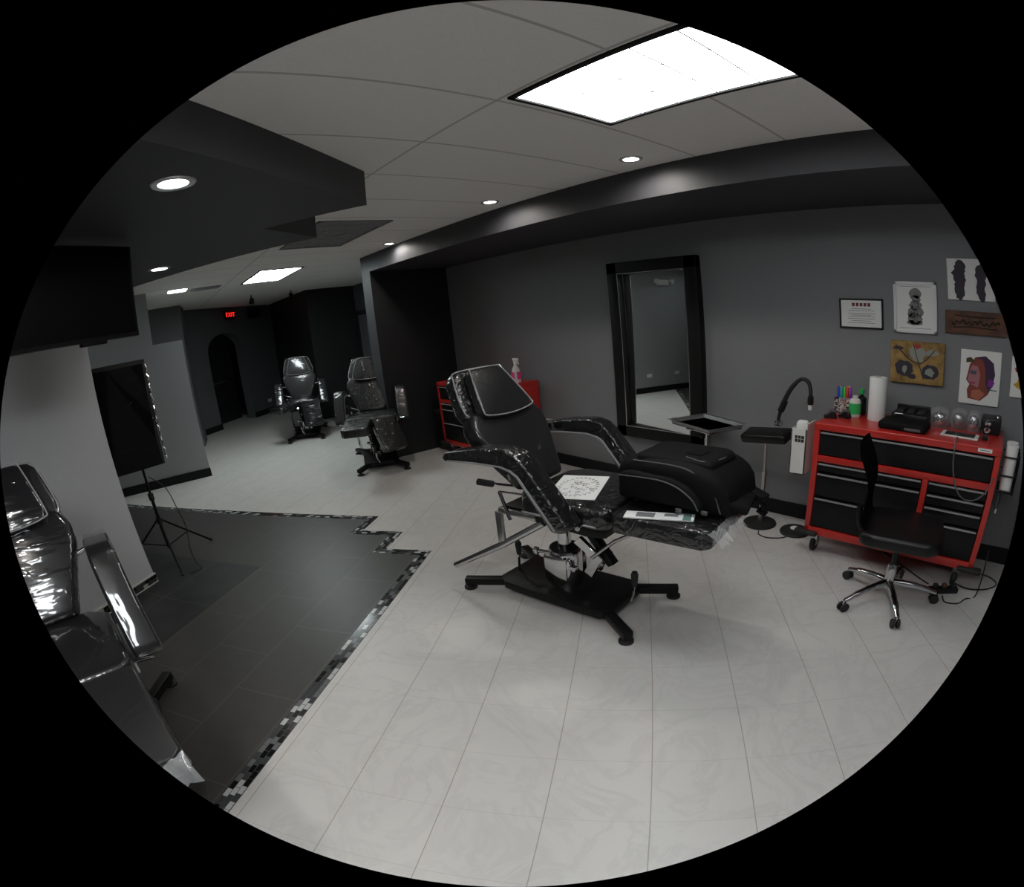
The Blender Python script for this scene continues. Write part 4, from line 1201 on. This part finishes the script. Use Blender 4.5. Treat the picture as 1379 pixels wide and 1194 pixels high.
# backrest: thin curved shell, seen edge-on
b = bmesh.new(); prof = [(-.185, .52), (-.225, .56), (-.235, .66), (-.225, .76), (-.24, .86), (-.285, .98), (-.30, 1.03)]
pp = smooth_pts([(x, 0, z) for x, z in prof], 5)
rows = []
for i, p in enumerate(pp):
    hw = .15 + .06 * min(1, i / 8) - (.03 * max(0, i - len(pp) + 5) / 5)
    rows.append([b.verts.new((p.x + .018 * (abs(v) ** 2), hw * v, p.z)) for v in [k / 5 - 1 for k in range(11)]])
for A_, B_ in zip(rows, rows[1:]):
    for k in range(10): b.faces.new((A_[k], A_[k + 1], B_[k + 1], B_[k]))
bmesh.ops.solidify(b, geom=b.faces[:], thickness=.045)
bmesh.ops.recalc_face_normals(b, faces=b.faces[:])
obj('backrest', b, M['mesh'], t)
b = bmesh.new(); tube(b, [(-.05, 0, .43), (-.18, 0, .44), (-.245, 0, .50), (-.262, 0, .62)], .018, 10, 5); obj('back_support', b, M['blackmetal'], t)


# ================================================================== television and softbox
def tv():
    # hung from the soffit in front of the grey wall
    c = Vector((3.05, .005, 0)) - DM * .50 + Vector((0, 0, 2.245))
    t = thing('television', 'large black television hung from the soffit at the upper left', 'television', c)
    F = frame((0, 0, 0), DM, (0, 0, 1), -DH)   # a along the wall, c toward the room
    F = frame((0, 0, 0), DM, (0, 0, 1), DM.cross(Vector((0, 0, 1))))
    b = bmesh.new(); box(b, (0, 0, 0), (1.0, .55, .05), None, .008); b.transform(F); obj('casing', b, M['plastic_black'], t)
    b = bmesh.new(); box(b, (0, .006, .026), (.96, .515, .004)); b.transform(F); obj('screen', b, M['tvglass'], t)
    b = bmesh.new(); box(b, (.20, -.283, .0), (.16, .022, .035), None, .004); b.transform(F); obj('lower_bracket', b, M['blackmetal'], t)
    b = bmesh.new(); box(b, (0, 0, -.05), (.30, .30, .05), None, .004); b.transform(F); m_ = obj('mount_plate', b, M['blackmetal'], t)
    b = bmesh.new(); tube(b, [(0, 0, -.09), (0, .311, -.09)], .025); box(b, (0, 0, -.085), (.08, .2, .04)); b.transform(F); obj('ceiling_pole', b, M['blackmetal'], t)


tv()

t = thing('softbox_light', 'black photo softbox on a tripod behind the television wall end', 'studio light', (4.40, .20, 0))
b = bmesh.new(); prism(b, [(-.25, 0)] if False else [(-.30, -.48), (.30, -.48), (.30, .48), (-.30, .48)], 0, .02)
b.free()
# shell: frustum, back toward the camera
FSB = Matrix.Translation((.0, .02, 1.35)) @ rz(math.radians(14))
b = bmesh.new()
def ring4(x, hw, hh): return [b.verts.new((x, y * hw, z * hh)) for y, z in ((-1, -1), (1, -1), (1, 1), (-1, 1))]
r0 = ring4(-.05, .20, .45); r1 = ring4(.10, .26, .485); r2 = ring4(.16, .27, .49)
for A_, B_ in ((r0, r1), (r1, r2)):
    for k in range(4): b.faces.new((A_[k], A_[(k + 1) % 4], B_[(k + 1) % 4], B_[k]))
b.faces.new(r0[::-1])
bmesh.ops.solidify(b, geom=b.faces[:], thickness=.004)
bmesh.ops.subdivide_edges(b, edges=b.edges[:], cuts=3)
for v in b.verts:
    v.co.x += .012 * math.sin(v.co.z * 17 + v.co.y * 9); v.co.y += .008 * math.sin(v.co.z * 23)
bmesh.ops.recalc_face_normals(b, faces=b.faces[:])
b.transform(FSB)
sb = obj('softbox_shell', b, wrapped('black_softbox_fabric', (.004, .004, .0045), .4, 4, .6, .10, (1, 1, 1), .12), t)
b = bmesh.new()
tube(b, [(.10 + .012 * math.sin(k * 1.9), -.272 - .006 * math.sin(k * 2.7), -.44 + .0293 * k) for k in range(31)], [.006 + .005 * abs(math.sin(k * 1.3)) for k in range(31)], 6)
b.transform(FSB); obj('silver_lining', b, M['foil'], sb)
b = bmesh.new(); box(b, (.165, 0, 0), (.008, .50, .95)); b.transform(FSB); obj('diffuser', b, M['paper'], t)
b = bmesh.new(); tube(b, [(0, 0, .12), (0, 0, .92)], .011, 10); tube(b, [(0, 0, .12), (0, 0, .62)], .015, 10); obj('pole', b, M['blackmetal'], t)
b = bmesh.new(); lathe(b, [(.024, .60), (.024, .66)], seg=14); box(b, (-.02, 0, .63), (.05, .02, .03), None, .004); obj('collar', b, M['plastic_black'], t)
b = bmesh.new(); lathe(b, [(.024, .37), (.024, .42)], seg=14); obj('collar', b, M['plastic_black'], t)
for a in (math.radians(-62), math.radians(70), math.radians(185)):
    e = Vector((.42 * math.cos(a), .42 * math.sin(a), .018))
    b = bmesh.new(); tube(b, [(.02 * math.cos(a), .02 * math.sin(a), .40), e], .009, 8); tube(b, [(0, 0, .14), e * .52 + Vector((0, 0, .18))], .006, 8); lg = obj('leg', b, M['blackmetal'], t)
    b = bmesh.new(); tube(b, [e, e + Vector((.02 * math.cos(a), .02 * math.sin(a), -.006))], .012, 8); obj('foot', b, M['rubber'], lg)
b = bmesh.new(); tube(b, [(4.37, .17, .82), (4.31, .06, .70), (4.27, .02, .50), (4.24, .0, .33), (4.20, .03, .12), (4.12, .02, .012), (4.0, .0, .010), (3.95, .10, .010)], .004, 6, 7)
tag(obj('light_cord', b, M['rubber']), 'thin cord hanging from the softbox to the floor', 'cord')


# ================================================================== world, camera, view
w = bpy.data.worlds.new('World'); S.world = w; w.use_nodes = True
w.node_tree.nodes['Background'].inputs[0].default_value = (.02, .02, .022, 1)
w.node_tree.nodes['Background'].inputs[1].default_value = .3

cam = bpy.data.cameras.new('Camera'); co = bpy.data.objects.new('Camera', cam); COL.objects.link(co)
cam.type = 'PANO'; cam.panorama_type = 'FISHEYE_EQUIDISTANT'; cam.fisheye_fov = math.radians(108.3656)
cam.clip_start = .02; cam.clip_end = 100
Rm = Matrix(((-0.62736284, 0.15680431, -0.76277669), (-0.77360381, -0.23766867, 0.5874102), (-0.08917967, 0.95860629, 0.2704089)))
co.matrix_world = Matrix.Translation((0, 0, 1.8)) @ Rm.to_4x4()
S.camera = co

S.view_settings.view_transform = 'Standard'; S.view_settings.look = 'None'
S.view_settings.exposure = 0.0; S.view_settings.gamma = 1.0; S.view_settings.use_curve_mapping = False
S.cycles.use_denoising = True
S.cycles.max_bounces = 8; S.cycles.diffuse_bounces = 5; S.cycles.sample_clamp_indirect = 6
